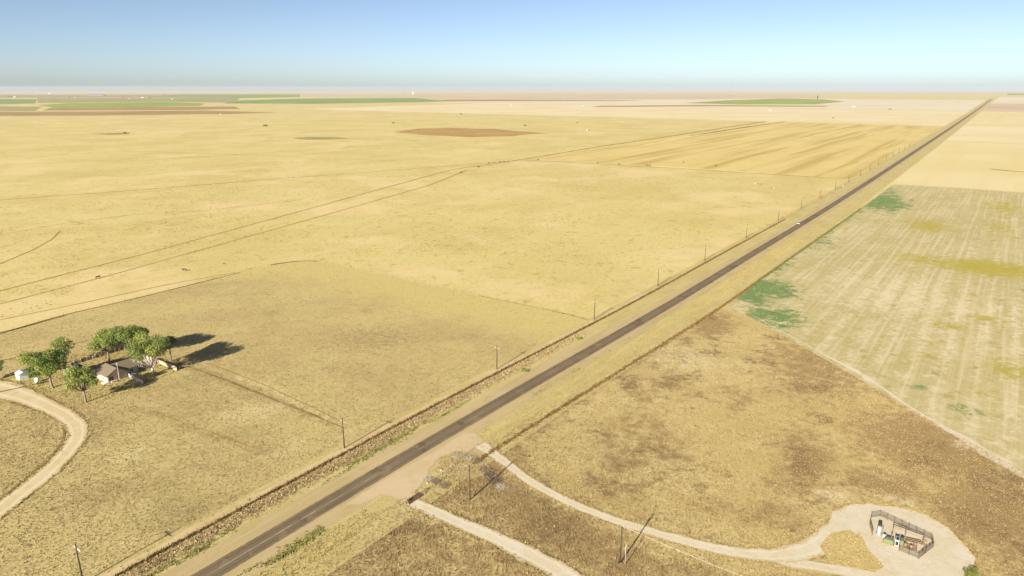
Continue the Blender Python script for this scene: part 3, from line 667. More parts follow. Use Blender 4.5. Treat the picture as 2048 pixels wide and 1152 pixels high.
# ragged grass along the edges of tracks, drive and pad
def edge_tufts(label, line, width, n, cols, seed, h=0.22):
    pts = [np.array(p, float) for p in line]; S = np.concatenate([[0], np.cumsum([np.linalg.norm(b - a) for a, b in zip(pts, pts[1:])])]); r_ = np.random.default_rng(seed)
    q = r_.uniform(0, S[-1], n); X = np.interp(q, S, [p[0] for p in pts]); Y = np.interp(q, S, [p[1] for p in pts])
    X2 = np.interp(q + .5, S, [p[0] for p in pts]) - np.interp(q - .5, S, [p[0] for p in pts]); Y2 = np.interp(q + .5, S, [p[1] for p in pts]) - np.interp(q - .5, S, [p[1] for p in pts]); L = np.hypot(X2, Y2) + 1e-6
    wd = np.interp(q, S, width) / 2; side = r_.choice([-1, 1], n); o_ = side * (wd + r_.normal(0.1, 0.35, n))
    k = r_.random(n) < 0.25 + 0.75 * vnoise(q, side * 40, 3.0, seed); xy = np.stack([X + Y2 / L * o_, Y - X2 / L * o_], 1)[k]
    tint = np.array(cols)[r_.integers(len(cols), size=len(xy))] * r_.uniform(0.8, 1.1, (len(xy), 1))
    tufts('edge_grass', label, 'grass', xy, h * (0.5 + r_.random(len(xy))), 0.35 + 0.35 * r_.random(len(xy)), tint, 3, z=0.12)
straw = [C(206, 180, 116), C(190, 164, 106), C(170, 142, 92)]
edge_tufts('straw tufts fringing the farm driveway', DRIVE, [15, 13, 8.5, 7, 6.6, 6.2, 6.2, 6.6, 6.6, 6.4, 6.2], 2600, straw + [C(150, 142, 84)], 91)
edge_tufts('brown tufts fringing the lower ranch track', TRACK_A, [4.0, 4.0, 4.6, 5.0, 5.4, 5.6, 5.6], 1500, straw + [C(120, 102, 70)], 92)
edge_tufts('straw tufts fringing the upper ranch track', TRACK_B, [5.0, 3.6, 3.4, 3.3, 3.3, 3.4, 3.8, 4.6, 5.6, 7, 8], 2600, straw, 93)
edge_tufts('straw tufts fringing the well pad', PADP[:8], [0.5] * 8, 900, straw, 94)
n = 1100; xy = scatter(PX([(860, 960), (880, 915), (915, 902), (960, 905), (1000, 960), (940, 985), (900, 985)]), n, lambda x, y: 0.3 + 0.7 * vnoise(x, y, 2.0, 6), 17)
tint = np.array([C(204, 182, 132), C(188, 162, 112), C(160, 134, 90), C(190, 170, 116)])[r.integers(4, size=len(xy))]
tufts('junction_grass', 'mixed straw and brown grass on the triangle between the two ranch tracks', 'grass', xy, 0.10 + 0.2 * r.random(len(xy)), 0.3 + 0.35 * r.random(len(xy)), tint, 3, z=0.16)
strip('trail', PX([(20, 806), (70, 818), (115, 838), (132, 858), (128, 884), (90, 925), (30, 975), (-30, 1020)]), 0.7, 0.09, ridge_m, step=1, wob=0.8, seed=77, scale=6)  # thin dark olive line along the inside of the driveway curve
strip('trail', PX([(420, 728), (520, 766), (620, 812), (690, 848)]), 0.6, 0.05, trail_m, step=1.5, wob=0.95, seed=80, scale=6)
strip('trail', PX([(300, 822), (400, 856), (500, 894)]), 0.6, 0.05, trail_m, step=1.5, wob=0.95, seed=81, scale=6)
strip('trail', PTRACK1, [0.5, 1.0, 1.3, 1.2, 0.5], 0.05, ridge_m, step=1.5, wob=0.95, seed=78, scale=5)
sheet('bare_verge', PX([(895, 945), (880, 925), (912, 906), (958, 908), (985, 940), (950, 960)]), 0.165, ditch_m, None, None, (1, 0.8, 3, 8))

# ================================================================ THINGS
wood_m = plain('weathered_pole_wood', (0.065, 0.047, 0.030), 0.9, var=0.25, size=0.4)
arm_m = plain('sun_bleached_timber', (0.34, 0.30, 0.23), 0.85, var=0.15)
post_m = plain('old_fence_post', (0.14, 0.105, 0.07), 0.9, var=0.3)
wire_m = plain('galvanised_wire', (0.45, 0.45, 0.45), 0.5, metal=0.6)
darkwire_m = plain('aged_wire', (0.16, 0.14, 0.11), 0.6)
rust_m = plain('rusty_pipe', (0.20, 0.115, 0.06), 0.8, var=0.3)
white_m = plain('white_paint', (0.78, 0.77, 0.74), 0.6, var=0.06)
insul_m = plain('porcelain_insulator', (0.34, 0.33, 0.30), 0.3, 0.5)
ORD = ['first', 'second', 'third', 'fourth', 'fifth', 'sixth', 'seventh', 'eighth', 'ninth', 'tenth', 'eleventh', 'twelfth', 'thirteenth', 'fourteenth', 'fifteenth', 'sixteenth', 'seventeenth', 'eighteenth', 'nineteenth', 'twentieth']

# ---- utility poles
def make_pole(name, h, arm=True, mat=wood_m, arm_rot=0.0):
    root = empty(name, (0, 0, 0))
    MB().tube([(0, 0, -0.3), (0, 0, h * 0.5), (0, 0, h)], [0.20, 0.175, 0.14], 10).build('pole', mat, root, True)
    if arm:
        za = h - 1.5; c, s = math.cos(arm_rot), math.sin(arm_rot)
        MB().box(0.16 * -s, 0.16 * c, za, 2.7, 0.11, 0.14, arm_rot).build('crossarm', arm_m, root)
        for k in (-1.2, 0.55, 1.2):
            MB().lathe([(0.03, za + 0.14), (0.06, za + 0.2), (0.045, za + 0.25), (0.065, za + 0.29), (0.02, za + 0.34)], k * c - 0.16 * s, k * s + 0.16 * c, 8).build('insulator', insul_m, root)
        for k in (-0.75, 0.75):
            MB().tube([(k * c - 0.24 * s, k * s + 0.24 * c, za + 0.03), (-0.2 * s, 0.2 * c, za - 0.65)], 0.02, 5).build('brace', wire_m, root)
    MB().lathe([(0.02, h), (0.05, h + 0.08), (0.035, h + 0.14), (0.05, h + 0.18), (0.015, h + 0.24)], 0, 0, 8).build('insulator', insul_m, root)
    return root
rzd = -math.radians(35.6)                     # local x runs across the road, local y along it
proto = make_pole('utility_pole', 10.6, True)
pole_s = [132, 209, 288, 366, 440, 515, 601, 687] + [687 + 78 * k for k in range(1, 13)]
pole_pts = []
for i, s in enumerate(pole_s):
    p = RD(s, -19.7 if i else -21.0); o = proto if i == 0 else copy_tree(proto); o.location = (p[0], p[1], 0.1)
    o.rotation_euler = (random.uniform(-.012, .012), random.uniform(-.012, .012), rzd); pole_pts.append(p)
    tag(o, '%s utility pole along the left of the road, counted from the bottom left corner' % ORD[i], 'utility pole', 'utility poles along the road')
for ch in proto.children:                       # the nearest pole carries the palest arm
    if ch.name.startswith('crossarm'): ch.data = ch.data.copy(); ch.data.materials[0] = white_m; ch.scale = (1.15, 1, 1)
def wire(name, label, pts, sag, rad, mat, grp=None):
    mb = MB()
    for a, b in zip(pts, pts[1:]):
        a, b = Vector(a), Vector(b); mb.tube([a.lerp(b, k / 10) - Vector((0, 0, sag * 4 * (k / 10) * (1 - k / 10))) for k in range(11)], rad, 5, False)
    o = mb.build(name, mat); tag(o, label, 'wire', grp); return o
off = {'outer': 1.2, 'inner': -1.2}
for nm, k in off.items():
    wire('overhead_wire', 'thin overhead wire on the %s end of the roadside pole crossarms' % ('road' if k > 0 else 'pasture'), [(p[0] + DV[0] * k, p[1] + DV[1] * k, 9.45) for p in pole_pts], 0.9, 0.008, darkwire_m)

pr = make_pole('utility_pole', 11.0, True, arm_rot=0.4); p = G(940, 1000); pr.location = (p[0], p[1], 0.03); pr.rotation_euler = (0, 0, rzd + 1.4)
tag(pr, 'utility pole between the two ranch tracks, beside dark brush', 'utility pole', 'poles of the well power line')
pr2 = make_pole('utility_pole', 10.4, True, arm_rot=0.0); p2 = G(1240, 1127); pr2.location = (p2[0], p2[1], 0.03); pr2.rotation_euler = (0, 0, rzd + 1.5)
tag(pr2, 'tall dark utility pole below the ranch track, next to a short pale post', 'utility pole', 'poles of the well power line')
sp = empty('service_post', (*G(1250, 1131), 0.03)); MB().tube([(0, 0, -0.2), (0, 0, 6.0)], [0.10, 0.08], 10).build('post', arm_m, sp, True); MB().box(0, 0.14, 4.6, 0.26, 0.14, 0.4).build('meter_box', arm_m, sp)
tag(sp, 'short pale service post beside the tall dark pole below the ranch track', 'post')
pr3 = copy_tree(pr2); p3 = G(1790, 1350); pr3.location = (p3[0], p3[1], 0.03); tag(pr3, 'utility pole beyond the lower edge of the photo near the well pad', 'utility pole', 'poles of the well power line')
wire('overhead_wire', 'bright overhead wire running down right from the tall dark pole', [(p2[0], p2[1], 10.5), (p3[0], p3[1], 10.4)], 1.3, 0.016, plain('bright_aluminium', (0.75, 0.72, 0.66), 0.5), None)
wire('overhead_wire', 'thin overhead wire between the two utility poles right of the road', [(pr.location.x, pr.location.y, 11.1), (p2[0], p2[1], 10.5)], 0.7, 0.008, darkwire_m)

# ---- fences
post_me = MB().tube([(0, 0, -0.1), (0, 0, 1.25)], [0.075, 0.065], 6).mesh('post'); post_me.materials.append(post_m)
def fence(label, pts, gap, grp='wire fences'):
    pts = [np.array(p, float) for p in pts]; S = np.concatenate([[0], np.cumsum([np.linalg.norm(b - a) for a, b in zip(pts, pts[1:])])])
    n = int(S[-1] / gap); root = empty('wire_fence', (*pts[0], 0.1)); tag(root, label, 'fence', grp); P = []
    for k in range(n + 1):
        x, y = np.interp(S[-1] * k / n, S, [p[0] for p in pts]) - pts[0][0], np.interp(S[-1] * k / n, S, [p[1] for p in pts]) - pts[0][1]
        o = bpy.data.objects.new('post', post_me); COL.objects.link(o); o.parent = root; o.location = (x, y, 0); o.rotation_euler = (random.uniform(-.08, .08), random.uniform(-.08, .08), random.random()); P.append((x, y))
    for z in (0.35, 0.7, 1.1):
        MB().tube([(x, y, z) for x, y in P], 0.006, 4, False).build('wire', darkwire_m, root)
    return root
fence('long wire fence with wooden posts along the left side of the road', [RD(s, -17.3) for s in range(60, 1000, 20)], 5.0)
fence('long wire fence along the right side of the road past the gateway', [RD(s, np.interp(s, [238, 430, 1000], [19.5, 23.8, 27.6])) for s in range(240, 1000, 20)], 5.0)
fence('short wire fence left of the cattle guard at the bottom centre', [RD(s, 13.0) for s in (100, 150, 185)] + [G(800, 1013)], 5.0)
fence('wire fence round the far edge of the farmhouse paddock', [np.array(p) for p in PAD_EDGE[1:]], 6.0)
fence('short wire fence between the cattle guard and the brush heap', [G(846, 990), G(880, 965), G(915, 925), G(955, 893)], 4.0)

# ---- cattle guard at the gateway
cgc = (G(815, 1007) + G(842, 989)) / 2; u = G(842, 989) - G(815, 1007); cg = empty('cattle_guard', (cgc[0], cgc[1], 0.18), math.atan2(u[1], u[0]))
tag(cg, 'rusty cattle guard with raised side wings at the gateway of the lower ranch track', 'cattle guard'); Lc = float(np.linalg.norm(u)) + 0.6
rail_me = MB().tube([(-Lc / 2, 0, 0.08), (Lc / 2, 0, 0.08)], 0.055, 6).mesh('rail'); rail_me.materials.append(rust_m)
for k in range(9):
    o = bpy.data.objects.new('rail', rail_me); COL.objects.link(o); o.parent = cg; o.location = (0, -1.0 + 0.25 * k, 0)
MB().box(0, 0, 0.01, Lc - 0.2, 2.1, 0.03).build('pit_shade', plain('pit_shade_dark', (0.05, 0.038, 0.028), 0.95), cg)  # flat dark slab, painted shade of the hollow under the rails
for sx in (-1, 1):
    MB().tube([(sx * (Lc / 2 + 0.1), -1.1, 0), (sx * (Lc / 2 + 0.3), -0.2, 1.2), (sx * (Lc / 2 + 0.3), 0.2, 1.2), (sx * (Lc / 2 + 0.1), 1.1, 0)], 0.07, 6).build('wing', arm_m, cg)
    MB().tube([(sx * (Lc / 2 + 0.32), 0, -0.1), (sx * (Lc / 2 + 0.32), 0, 1.5)], 0.09, 8).build('gate_post', rust_m, cg)
pg = empty('pipe_gate', (*G(818, 1004), 0.2), math.atan2(u[1], u[0]) + 2.5); tag(pg, 'low rusty pipe gate swung open left of the cattle guard', 'gate')
MB().tube([(0, 0, 0.15), (3.4, 0, 0.15), (3.4, 0, 1.15), (0, 0, 1.15), (0, 0, 0.1)], 0.04, 6).build('frame', rust_m, pg)
for z in (0.4, 0.65, 0.9): MB().tube([(0, 0, z), (3.4, 0, z)], 0.025, 6).build('bar', rust_m, pg)

# ---- brush heaps and rubble by the gateway
def twig_mesh(name, rad, hgt, n, seed):
    r_ = random.Random(seed); mb = MB()
    for k in range(n):
        a = r_.uniform(0, 6.28); q = rad * math.sqrt(r_.random()) * 0.8; p0 = Vector((q * math.cos(a), q * math.sin(a), 0.0)); b = r_.uniform(0, 6.28)
        p1 = p0 + Vector((math.cos(b) * rad * 0.4, math.sin(b) * rad * 0.4, hgt * r_.uniform(0.35, 1.0) * (1.1 - q / rad * 0.6))); p2_ = p1 + Vector((r_.uniform(-.4, .4) * rad, r_.uniform(-.4, .4) * rad, r_.uniform(-.25, .15) * hgt))
        mb.tube([p0, p1, p2_], [0.05, 0.035, 0.012], 3, False)
    return mb
brush_m = plain('dead_brush', (0.20, 0.15, 0.095), 0.95, var=0.4); grey_m = plain('grey_dead_twigs', (0.33, 0.28, 0.19), 0.95, var=0.3); dk_m = plain('dark_brush', (0.13, 0.10, 0.07), 0.95, var=0.4)  # three brush tones, dk_m the darkest
where = ['beside the upper ranch track entrance', 'under the pole shadow in the weedy triangle', 'behind the pole in the weedy triangle', 'at the corner of the dirt apron', 'just right of the dirt apron', 'along the upper edge of the weedy triangle', 'near the fence corner by the apron', 'next to the cattle guard', 'right of the dark brush', 'at the tip of the weedy triangle']
for i, (x, y, rd, hg, mt, nm) in enumerate(((968, 940, 1.6, 1.1, brush_m, 'brown'), (988, 962, 2.0, 1.2, dk_m, 'broad dark'), (978, 950, 1.5, 1.0, dk_m, 'dark'), (872, 964, 1.4, 0.9, brush_m, 'brown'), (888, 972, 1.5, 0.7, brush_m, 'low brown'), (955, 922, 1.8, 1.0, brush_m, 'tangled brown'), (935, 915, 1.6, 0.9, grey_m, 'pale'), (855, 960, 1.5, 0.7, grey_m, 'grey'), (1004, 975, 1.8, 0.8, grey_m, 'grey green'), (915, 912, 1.7, 0.8, grey_m, 'straw grey'))):
    o = twig_mesh('brush', rd, hg, 150, i).build('dead_brush', mt); p = G(x, y); o.location = (p[0], p[1], 0.1); o.scale = (1.1, 1.1, 0.6)
    tag(o, '%s heap of dead brush %s' % (nm, where[i]), 'brush', 'brush heaps by the gateway')
rock_m = plain('pale_rubble', (0.36, 0.31, 0.23), 0.95, var=0.2)
rr = random.Random(8); RUB = sorted([rr.uniform(848, 902) for _ in range(10)] + [rr.uniform(905, 960) for _ in range(4)])
for i in range(14):
    bm = bmesh.new(); bmesh.ops.create_icosphere(bm, subdivisions=1, radius=1)
    for v in bm.verts: v.co *= rr.uniform(0.7, 1.2)
    me = bpy.data.meshes.new('rubble_block'); bm.to_mesh(me); bm.free()
    x = RUB[i]; y = np.interp(x, [848, 902, 960], [966, 936, 912]) + rr.uniform(-9, 9); p = G(x, y)
    o = mk('rubble_block', me, rock_m); o.location = (p[0], p[1], 0.15); sz = rr.uniform(0.18, 0.42); o.scale = (sz * 1.3, sz, sz * 0.7); o.rotation_euler = (0, 0, rr.random() * 6)
    tag(o, '%s block of pale rubble counted from the cattle guard towards the upper track' % ORD[RUB.index(x)], 'rubble', 'rubble blocks by the gateway')

# ---- trees
def leaf_mat(name, c1, c2):
    t = NT(name); tint = t.attr('tint', True); t.put(t.b.inputs['Base Color'], tint); t.b.inputs['Roughness'].default_value = 0.7; t.b.inputs['Specular IOR Level'].default_value = 0.2
    tr = t.n('ShaderNodeBsdfTranslucent'); t.link(tint, tr.inputs[0]); mx = t.n('ShaderNodeMixShader'); mx.inputs[0].default_value = 0.38
    out = [n for n in t.t.nodes if n.type == 'OUTPUT_MATERIAL'][0]; t.link(t.b.outputs[0], mx.inputs[1]); t.link(tr.outputs[0], mx.inputs[2]); t.link(mx.outputs[0], out.inputs[0])
    return t.m
leaf_m = leaf_mat('green_leaves', None, None)
bark_m = plain('grey_brown_bark', (0.19, 0.15, 0.105), 0.95, var=0.3, size=0.3); pale_bark_m = plain('pale_bare_bark', (0.46, 0.40, 0.31), 0.9, var=0.2, size=0.3)
def leaves(name, blobs, per, size, cols, seed, parent, flat=0.8):
    r_ = np.random.default_rng(seed); Vs = []; Ts = []
    for (cx, cy, cz, br) in blobs:
        n = int(per * br * br)
        u_ = r_.normal(size=(n, 3)); u_ /= np.linalg.norm(u_, axis=1)[:, None]; rad = br * r_.uniform(0.35, 1.0, (n, 1)) ** 0.6
        c = np.array([cx, cy, cz]) + u_ * rad * np.array([1, 1, flat]) * (0.8 + 0.4 * vnoise(u_[:, 0] * 3 + cx, u_[:, 1] * 3 + cz, 1.0, seed)[:, None])
        nrm = u_ * 0.5 + r_.normal(size=(n, 3)) * 0.6 + np.array([0, 0, 0.4]); nrm /= np.linalg.norm(nrm, axis=1)[:, None]
        a = np.cross(nrm, r_.normal(size=(n, 3))); a /= np.linalg.norm(a, axis=1)[:, None]; b = np.cross(nrm, a); s = size * r_.uniform(0.6, 1.3, (n, 1))
        Vs.append(np.stack([c - a * s, c + b * s * 0.6, c + a * s, c - b * s * 0.6], 1))
        base = np.array(cols[r_.integers(len(cols))]); Ts.append(np.repeat((base[None] * r_.uniform(0.7, 1.2, (n, 1)))[:, None], 4, 1))
    V = np.concatenate(Vs).astype(np.float32); T = np.concatenate(Ts); nq = len(V)
    me = bpy.data.meshes.new(name); me.vertices.add(nq * 4); me.vertices.foreach_set('co', V.reshape(-1)); me.loops.add(nq * 4); me.loops.foreach_set('vertex_index', np.arange(nq * 4, dtype=np.int32))
    me.polygons.add(nq); me.polygons.foreach_set('loop_start', np.arange(0, nq * 4, 4, dtype=np.int32)); me.update(calc_edges=True)
    at = me.attributes.new('tint', 'FLOAT_COLOR', 'POINT'); tc = np.ones((nq, 4, 4), np.float32); tc[..., :3] = T; at.data.foreach_set('color', tc.reshape(-1))
    return mk(name, me, leaf_m, parent)
GREENS = [(0.26, 0.30, 0.06), (0.31, 0.34, 0.07), (0.20, 0.25, 0.055), (0.36, 0.37, 0.11)]
DGREENS = [(0.19, 0.25, 0.05), (0.25, 0.30, 0.06), (0.15, 0.20, 0.045), (0.29, 0.32, 0.08)]
def tree(label, px, h, crown_w, seed, cols=GREENS, nb=13, per=85, size=0.30, base_frac=0.34, bark=None, lean=(0, 0), bare=0, group='trees around the farmhouse', low=None):
    r_ = random.Random(seed); p = G(*px); root = empty('tree', (p[0], p[1], 0.05)); tag(root, label, 'tree', group); bark = bark or bark_m
    ht = h * base_frac; tm = MB(); top = Vector((lean[0] * 0.3, lean[1] * 0.3, ht)); k0 = h * 0.021 + 0.05
    tm.tube([(0, 0, -0.2), (0, 0, 0.4), (top.x * .5 + r_.uniform(-.15, .15), top.y * .5, ht * 0.55), top], [k0 * 1.5, k0 * 1.15, k0, k0 * 0.85], 8)
    tr_o = tm.build('trunk', bark, root, True); blobs = []; R_ = crown_w / 2
    for i in range(nb):
        a = 2.4 * i + r_.uniform(-.4, .4); q = R_ * (0.12 + 0.66 * math.sqrt((i + 0.5) / nb)); zz = h * r_.uniform(low or base_frac + 0.20, 0.86) + (0.10 * h if q < R_ * 0.4 else 0)
        br = crown_w * r_.uniform(0.13, 0.21); c = Vector((lean[0] + q * math.cos(a), lean[1] + q * math.sin(a), min(zz, h - br * 0.8))); blobs.append((*c, br))
        lm = MB(); m = top.lerp(c, 0.5) + Vector((r_.uniform(-.5, .5), r_.uniform(-.5, .5), -0.06 * h)); lm.tube([top - Vector((0, 0, 0.35)), m, c, c + (c - m) * 0.25], [k0 * 0.55, k0 * 0.36, k0 * 0.16, 0.02], 6, False)
        for q2 in range(3):
            e = c + Vector((r_.uniform(-1, 1), r_.uniform(-1, 1), r_.uniform(-.2, .9))) * br; lm.tube([m.lerp(c, 0.4), m.lerp(e, 0.6), e], [k0 * 0.2, k0 * 0.13, 0.02], 5, False)
        lm.build('limb', bark, tr_o, True)
    for i in range(bare):
        a = r_.uniform(0, 6.28); lm = MB(); e1 = top * 0.75 + Vector((math.cos(a) * R_ * 0.5, math.sin(a) * R_ * 0.5, h * r_.uniform(0.12, 0.24))); e2 = e1 + Vector((math.cos(a) * R_ * 0.35, math.sin(a) * R_ * 0.35, h * r_.uniform(0.02, 0.16)))
        lm.tube([top * 0.8, e1, e2], [k0 * 0.6, k0 * 0.4, 0.04], 6, False)
        for q2 in range(3): lm.tube([e1.lerp(e2, 0.3 * q2), e1.lerp(e2, 0.3 * q2) + Vector((r_.uniform(-1.4, 1.4), r_.uniform(-1.4, 1.4), r_.uniform(0.8, 2.2)))], [k0 * 0.25, 0.03], 5, False)
        lm.build('bare_limb', bark, tr_o, True)
    leaves('crown', blobs, per, size, cols, seed, root)
    return root
tree('broad dark green tree by the driveway, leaning over the white shed', (105, 776), 15.5, 16.0, 1, DGREENS, 19, 70, lean=(-1.0, 0.5))
tree('round light green tree standing in front of the farmhouse, nearest the driveway bend', (172, 805), 13.8, 12.0, 2, GREENS, 16, 62, lean=(-0.9, 0.3))
tree('small green tree behind the junk wall, far left of the yard', (132, 727), 11.5, 10.0, 3, GREENS, 11, 55, base_frac=0.38)
tree('tall dark green tree right behind the farmhouse roof', (219, 724), 13.5, 14.5, 4, DGREENS, 16, 66, base_frac=0.40, low=0.58)
tree('tallest green tree behind the farmhouse, in the middle of the clump', (264, 719), 15.5, 16.0, 5, DGREENS, 17, 62, base_frac=0.36, low=0.56)
tree('green tree with pale bare limbs right of the farmhouse', (306, 749), 16.5, 17.0, 6, GREENS, 16, 60, base_frac=0.22, bark=pale_bark_m, bare=9, low=0.60)
tree('thin brownish tree at the right end of the yard', (343, 722), 12.0, 7.5, 7, [(0.13, 0.115, 0.045), (0.11, 0.12, 0.035), (0.15, 0.12, 0.06)], 8, 60, base_frac=0.45)
tree('green tree at the left edge of the photo', (-12, 762), 8.0, 8.0, 8, DGREENS, 9, 80, base_frac=0.25)
def shrub(label, px, rad, hgt, cols, seed, group='green shrubs'):
    p = G(*px); root = empty('shrub', (p[0], p[1], 0.1)); tag(root, label, 'shrub', group); r_ = random.Random(seed)
    twig_mesh('s', rad * 0.6, hgt, 14, seed).build('stems', bark_m, root)
    leaves('foliage', [(r_.uniform(-.6, .6) * rad, r_.uniform(-.6, .6) * rad, hgt * r_.uniform(.3, .6), rad * r_.uniform(.3, .5)) for _ in range(9)], 300, 0.12, cols, seed, root, 0.7)
shrub('bright green shrub at the lower right edge of the well pad', (1944, 1150), 2.4, 1.1, [(0.32, 0.32, 0.08), (0.25, 0.27, 0.06)], 31)
shrub('small green shrub on the left verge of the road near the third pole', (1050, 742), 1.9, 0.8, GREENS, 32)
shrub('small green shrub on the left verge of the road near the fourth pole', (1158, 679), 1.9, 0.9, GREENS, 33)
shrub('yellow green bush beside the white shed', (78, 768), 1.3, 1.2, GREENS, 34)

# ---- farmhouse
O = G(216, 767); house = empty('farmhouse', (O[0], O[1], 0.06), math.atan2(SV[1], SV[0]))
tag(house, 'single storey farmhouse with grey brown roof among the trees', 'house')
# local x = along the road heading, local y = -d (away from the road)
stone_m = plain('pinkish_stone', (0.50, 0.36, 0.27), 0.9, var=0.14, size=0.8); roof_m = plain('weathered_shingles', (0.15, 0.118, 0.074), 0.95, var=0.12, size=0.7); glass_m = plain('dark_glass', (0.02, 0.022, 0.025), 0.15, 0.5)
trim_m = plain('cream_trim', (0.66, 0.62, 0.52), 0.7, var=0.05); bluewall_m = plain('shade_tinted_wall', (0.34, 0.36, 0.38), 0.85, var=0.08)  # bluewall_m: the side wing's shade is put into its blue grey colour
WH, RH = 2.9, 5.0
W1 = 7.8; L1 = 12.4
mb = MB(); mb.add([(0, 0, 0), (W1, 0, 0), (W1, L1, 0), (0, L1, 0), (0, 0, WH), (W1, 0, WH), (W1, L1, WH), (0, L1, WH), (W1 / 2, 0, RH - 0.1)], [(0, 1, 5, 8, 4), (1, 2, 6, 5), (2, 3, 7, 6), (3, 0, 4, 7)])
mb.build('front_wall', stone_m, house)
X2, Y0, Y1 = 12.6, 2.0, 10.4; YM = (Y0 + Y1) / 2
MB().add([(W1, Y0, 0), (X2, Y0, 0), (X2, Y1, 0), (W1, Y1, 0), (W1, Y0, WH), (X2, Y0, WH), (X2, Y1, WH), (W1, Y1, WH), (X2, YM, RH - 0.15)], [(0, 1, 5, 4), (1, 2, 6, 8, 5), (2, 3, 7, 6)]).build('side_wall', bluewall_m, house)
e = 0.45; th = 0.14; sl = (RH - WH) / (W1 / 2); ze = WH - e * sl
def slab(vs, nm, th=0.16):
    n = len(vs); mb = MB().add([(x, y, z) for x, y, z in vs] + [(x, y, z + th) for x, y, z in vs], [tuple(reversed(range(n))), tuple(range(n, 2 * n))] + [(i, (i + 1) % n, n + (i + 1) % n, n + i) for i in range(n)])
    return mb.build(nm, roof_m, house)
rf = slab([(-e, L1 + e, ze), (-e, -e, ze), (W1 / 2, -e, RH), (W1 / 2, 8.4, RH)], 'roof_slope')
slab([(W1 + e, -e, ze), (W1 + e, L1 + e, ze), (W1 / 2, 8.4, RH), (W1 / 2, -e, RH)], 'roof_slope')
slab([(W1 + e, L1 + e, ze), (-e, L1 + e, ze), (W1 / 2, 8.4, RH)], 'roof_slope')
RH2 = RH - 0.15; sl2 = (RH2 - WH) / (YM - Y0); ze2 = WH - e * sl2
slab([(W1 / 2 + 0.5, Y0 - e, ze2), (X2 + e, Y0 - e, ze2), (X2 + e, YM, RH2), (W1 / 2 + 0.5, YM, RH2)], 'roof_slope', 0.13)
slab([(X2 + e, Y1 + e, ze2), (W1 / 2 + 0.5, Y1 + e, ze2), (W1 / 2 + 0.5, YM, RH2), (X2 + e, YM, RH2)], 'roof_slope', 0.13)
for a, b in (((-e, ze), (W1 / 2, RH)), ((W1 / 2, RH), (W1 + e, ze))):
    MB().add([(a[0], -e - 0.03, a[1] - 0.14), (b[0], -e - 0.03, b[1] - 0.14), (b[0], -e - 0.03, b[1] + 0.17), (a[0], -e - 0.03, a[1] + 0.17), (a[0], -e + 0.02, a[1] - 0.14), (b[0], -e + 0.02, b[1] - 0.14), (b[0], -e + 0.02, b[1] + 0.17), (a[0], -e + 0.02, a[1] + 0.17)], [(0, 1, 2, 3), (7, 6, 5, 4), (0, 4, 5, 1), (3, 2, 6, 7)]).build('barge_board', plain('dark_fascia', (0.10, 0.075, 0.05), 0.8), house)
def window(x, y, z, w_, h_, face, nm='window', mull=1):
    """face: 'f' towards the road, 'l' towards the driveway, 'r' towards the far end"""
    rz = {'f': 0, 'l': -math.pi / 2, 'r': math.pi / 2}[face]
    root = MB().box(0, 0.0, 0, w_ + 0.24, 0.10, h_ + 0.24).build(nm, trim_m, house); root.location = (x, y, z - 0.12); root.rotation_euler = (0, 0, rz)
    n = mull + 1
    for k in range(n):
        o = MB().box((-w_ / 2 + (k + 0.5) * w_ / n), -0.06, 0.12, w_ / n - 0.09, 0.03, h_).build('pane', glass_m, root)
window(1.35, -0.03, 0.75, 2.0, 1.45, 'f', mull=1)
window(-0.03, 3.2, 0.9, 0.9, 1.1, 'l', mull=0); window(-0.03, 9.0, 0.9, 1.4, 1.1, 'l', mull=1)
window(10.2, Y0 - 0.03, 0.9, 1.5, 1.1, 'f', mull=1); window(X2 + 0.03, 5.0, 0.9, 1.5, 1.1, 'r', mull=1)
pl = MB().box(0.25, -0.06, 0, 0.5, 0.12, 2.7).build('corner_trim', trim_m, house)
for k in range(5): MB().box(5.0 + 0.6 * k, -0.05, 0.02, 0.16, 0.10, 2.85).build('batten', plain('batten_wood', (0.33, 0.25, 0.19), 0.85), house)
dr = MB().box(-0.04, 6.2, 0, 0.10, 0.95, 2.1).build('door', trim_m, house); MB().box(-0.12, 6.5, 1.0, 0.06, 0.06, 0.06).build('handle', rust_m, dr)
MB().box(-0.9, 0.9, 0, 1.6, 2.2, 0.35).build('porch_step', plain('pale_concrete', (0.58, 0.54, 0.46), 0.9), house)
MB().box(2.2, -0.5, 0, 2.2, 0.8, 0.5, 0).build('planter', stone_m, house)
mast = empty('antenna_mast', (*(O + SV * 4.0 + DV * 0.75), 0.06)); MB().tube([(0, 0, 0), (0, 0, 7.4)], [0.06, 0.045], 8).build('pole', white_m, mast); tag(mast, 'thin white mast standing against the farmhouse gable', 'mast')
for z, wd_ in ((6.9, 0.9), (7.2, 0.6)): MB().tube([(-wd_ / 2, 0, z), (wd_ / 2, 0, z)], 0.02, 5).build('antenna_rod', white_m, mast)

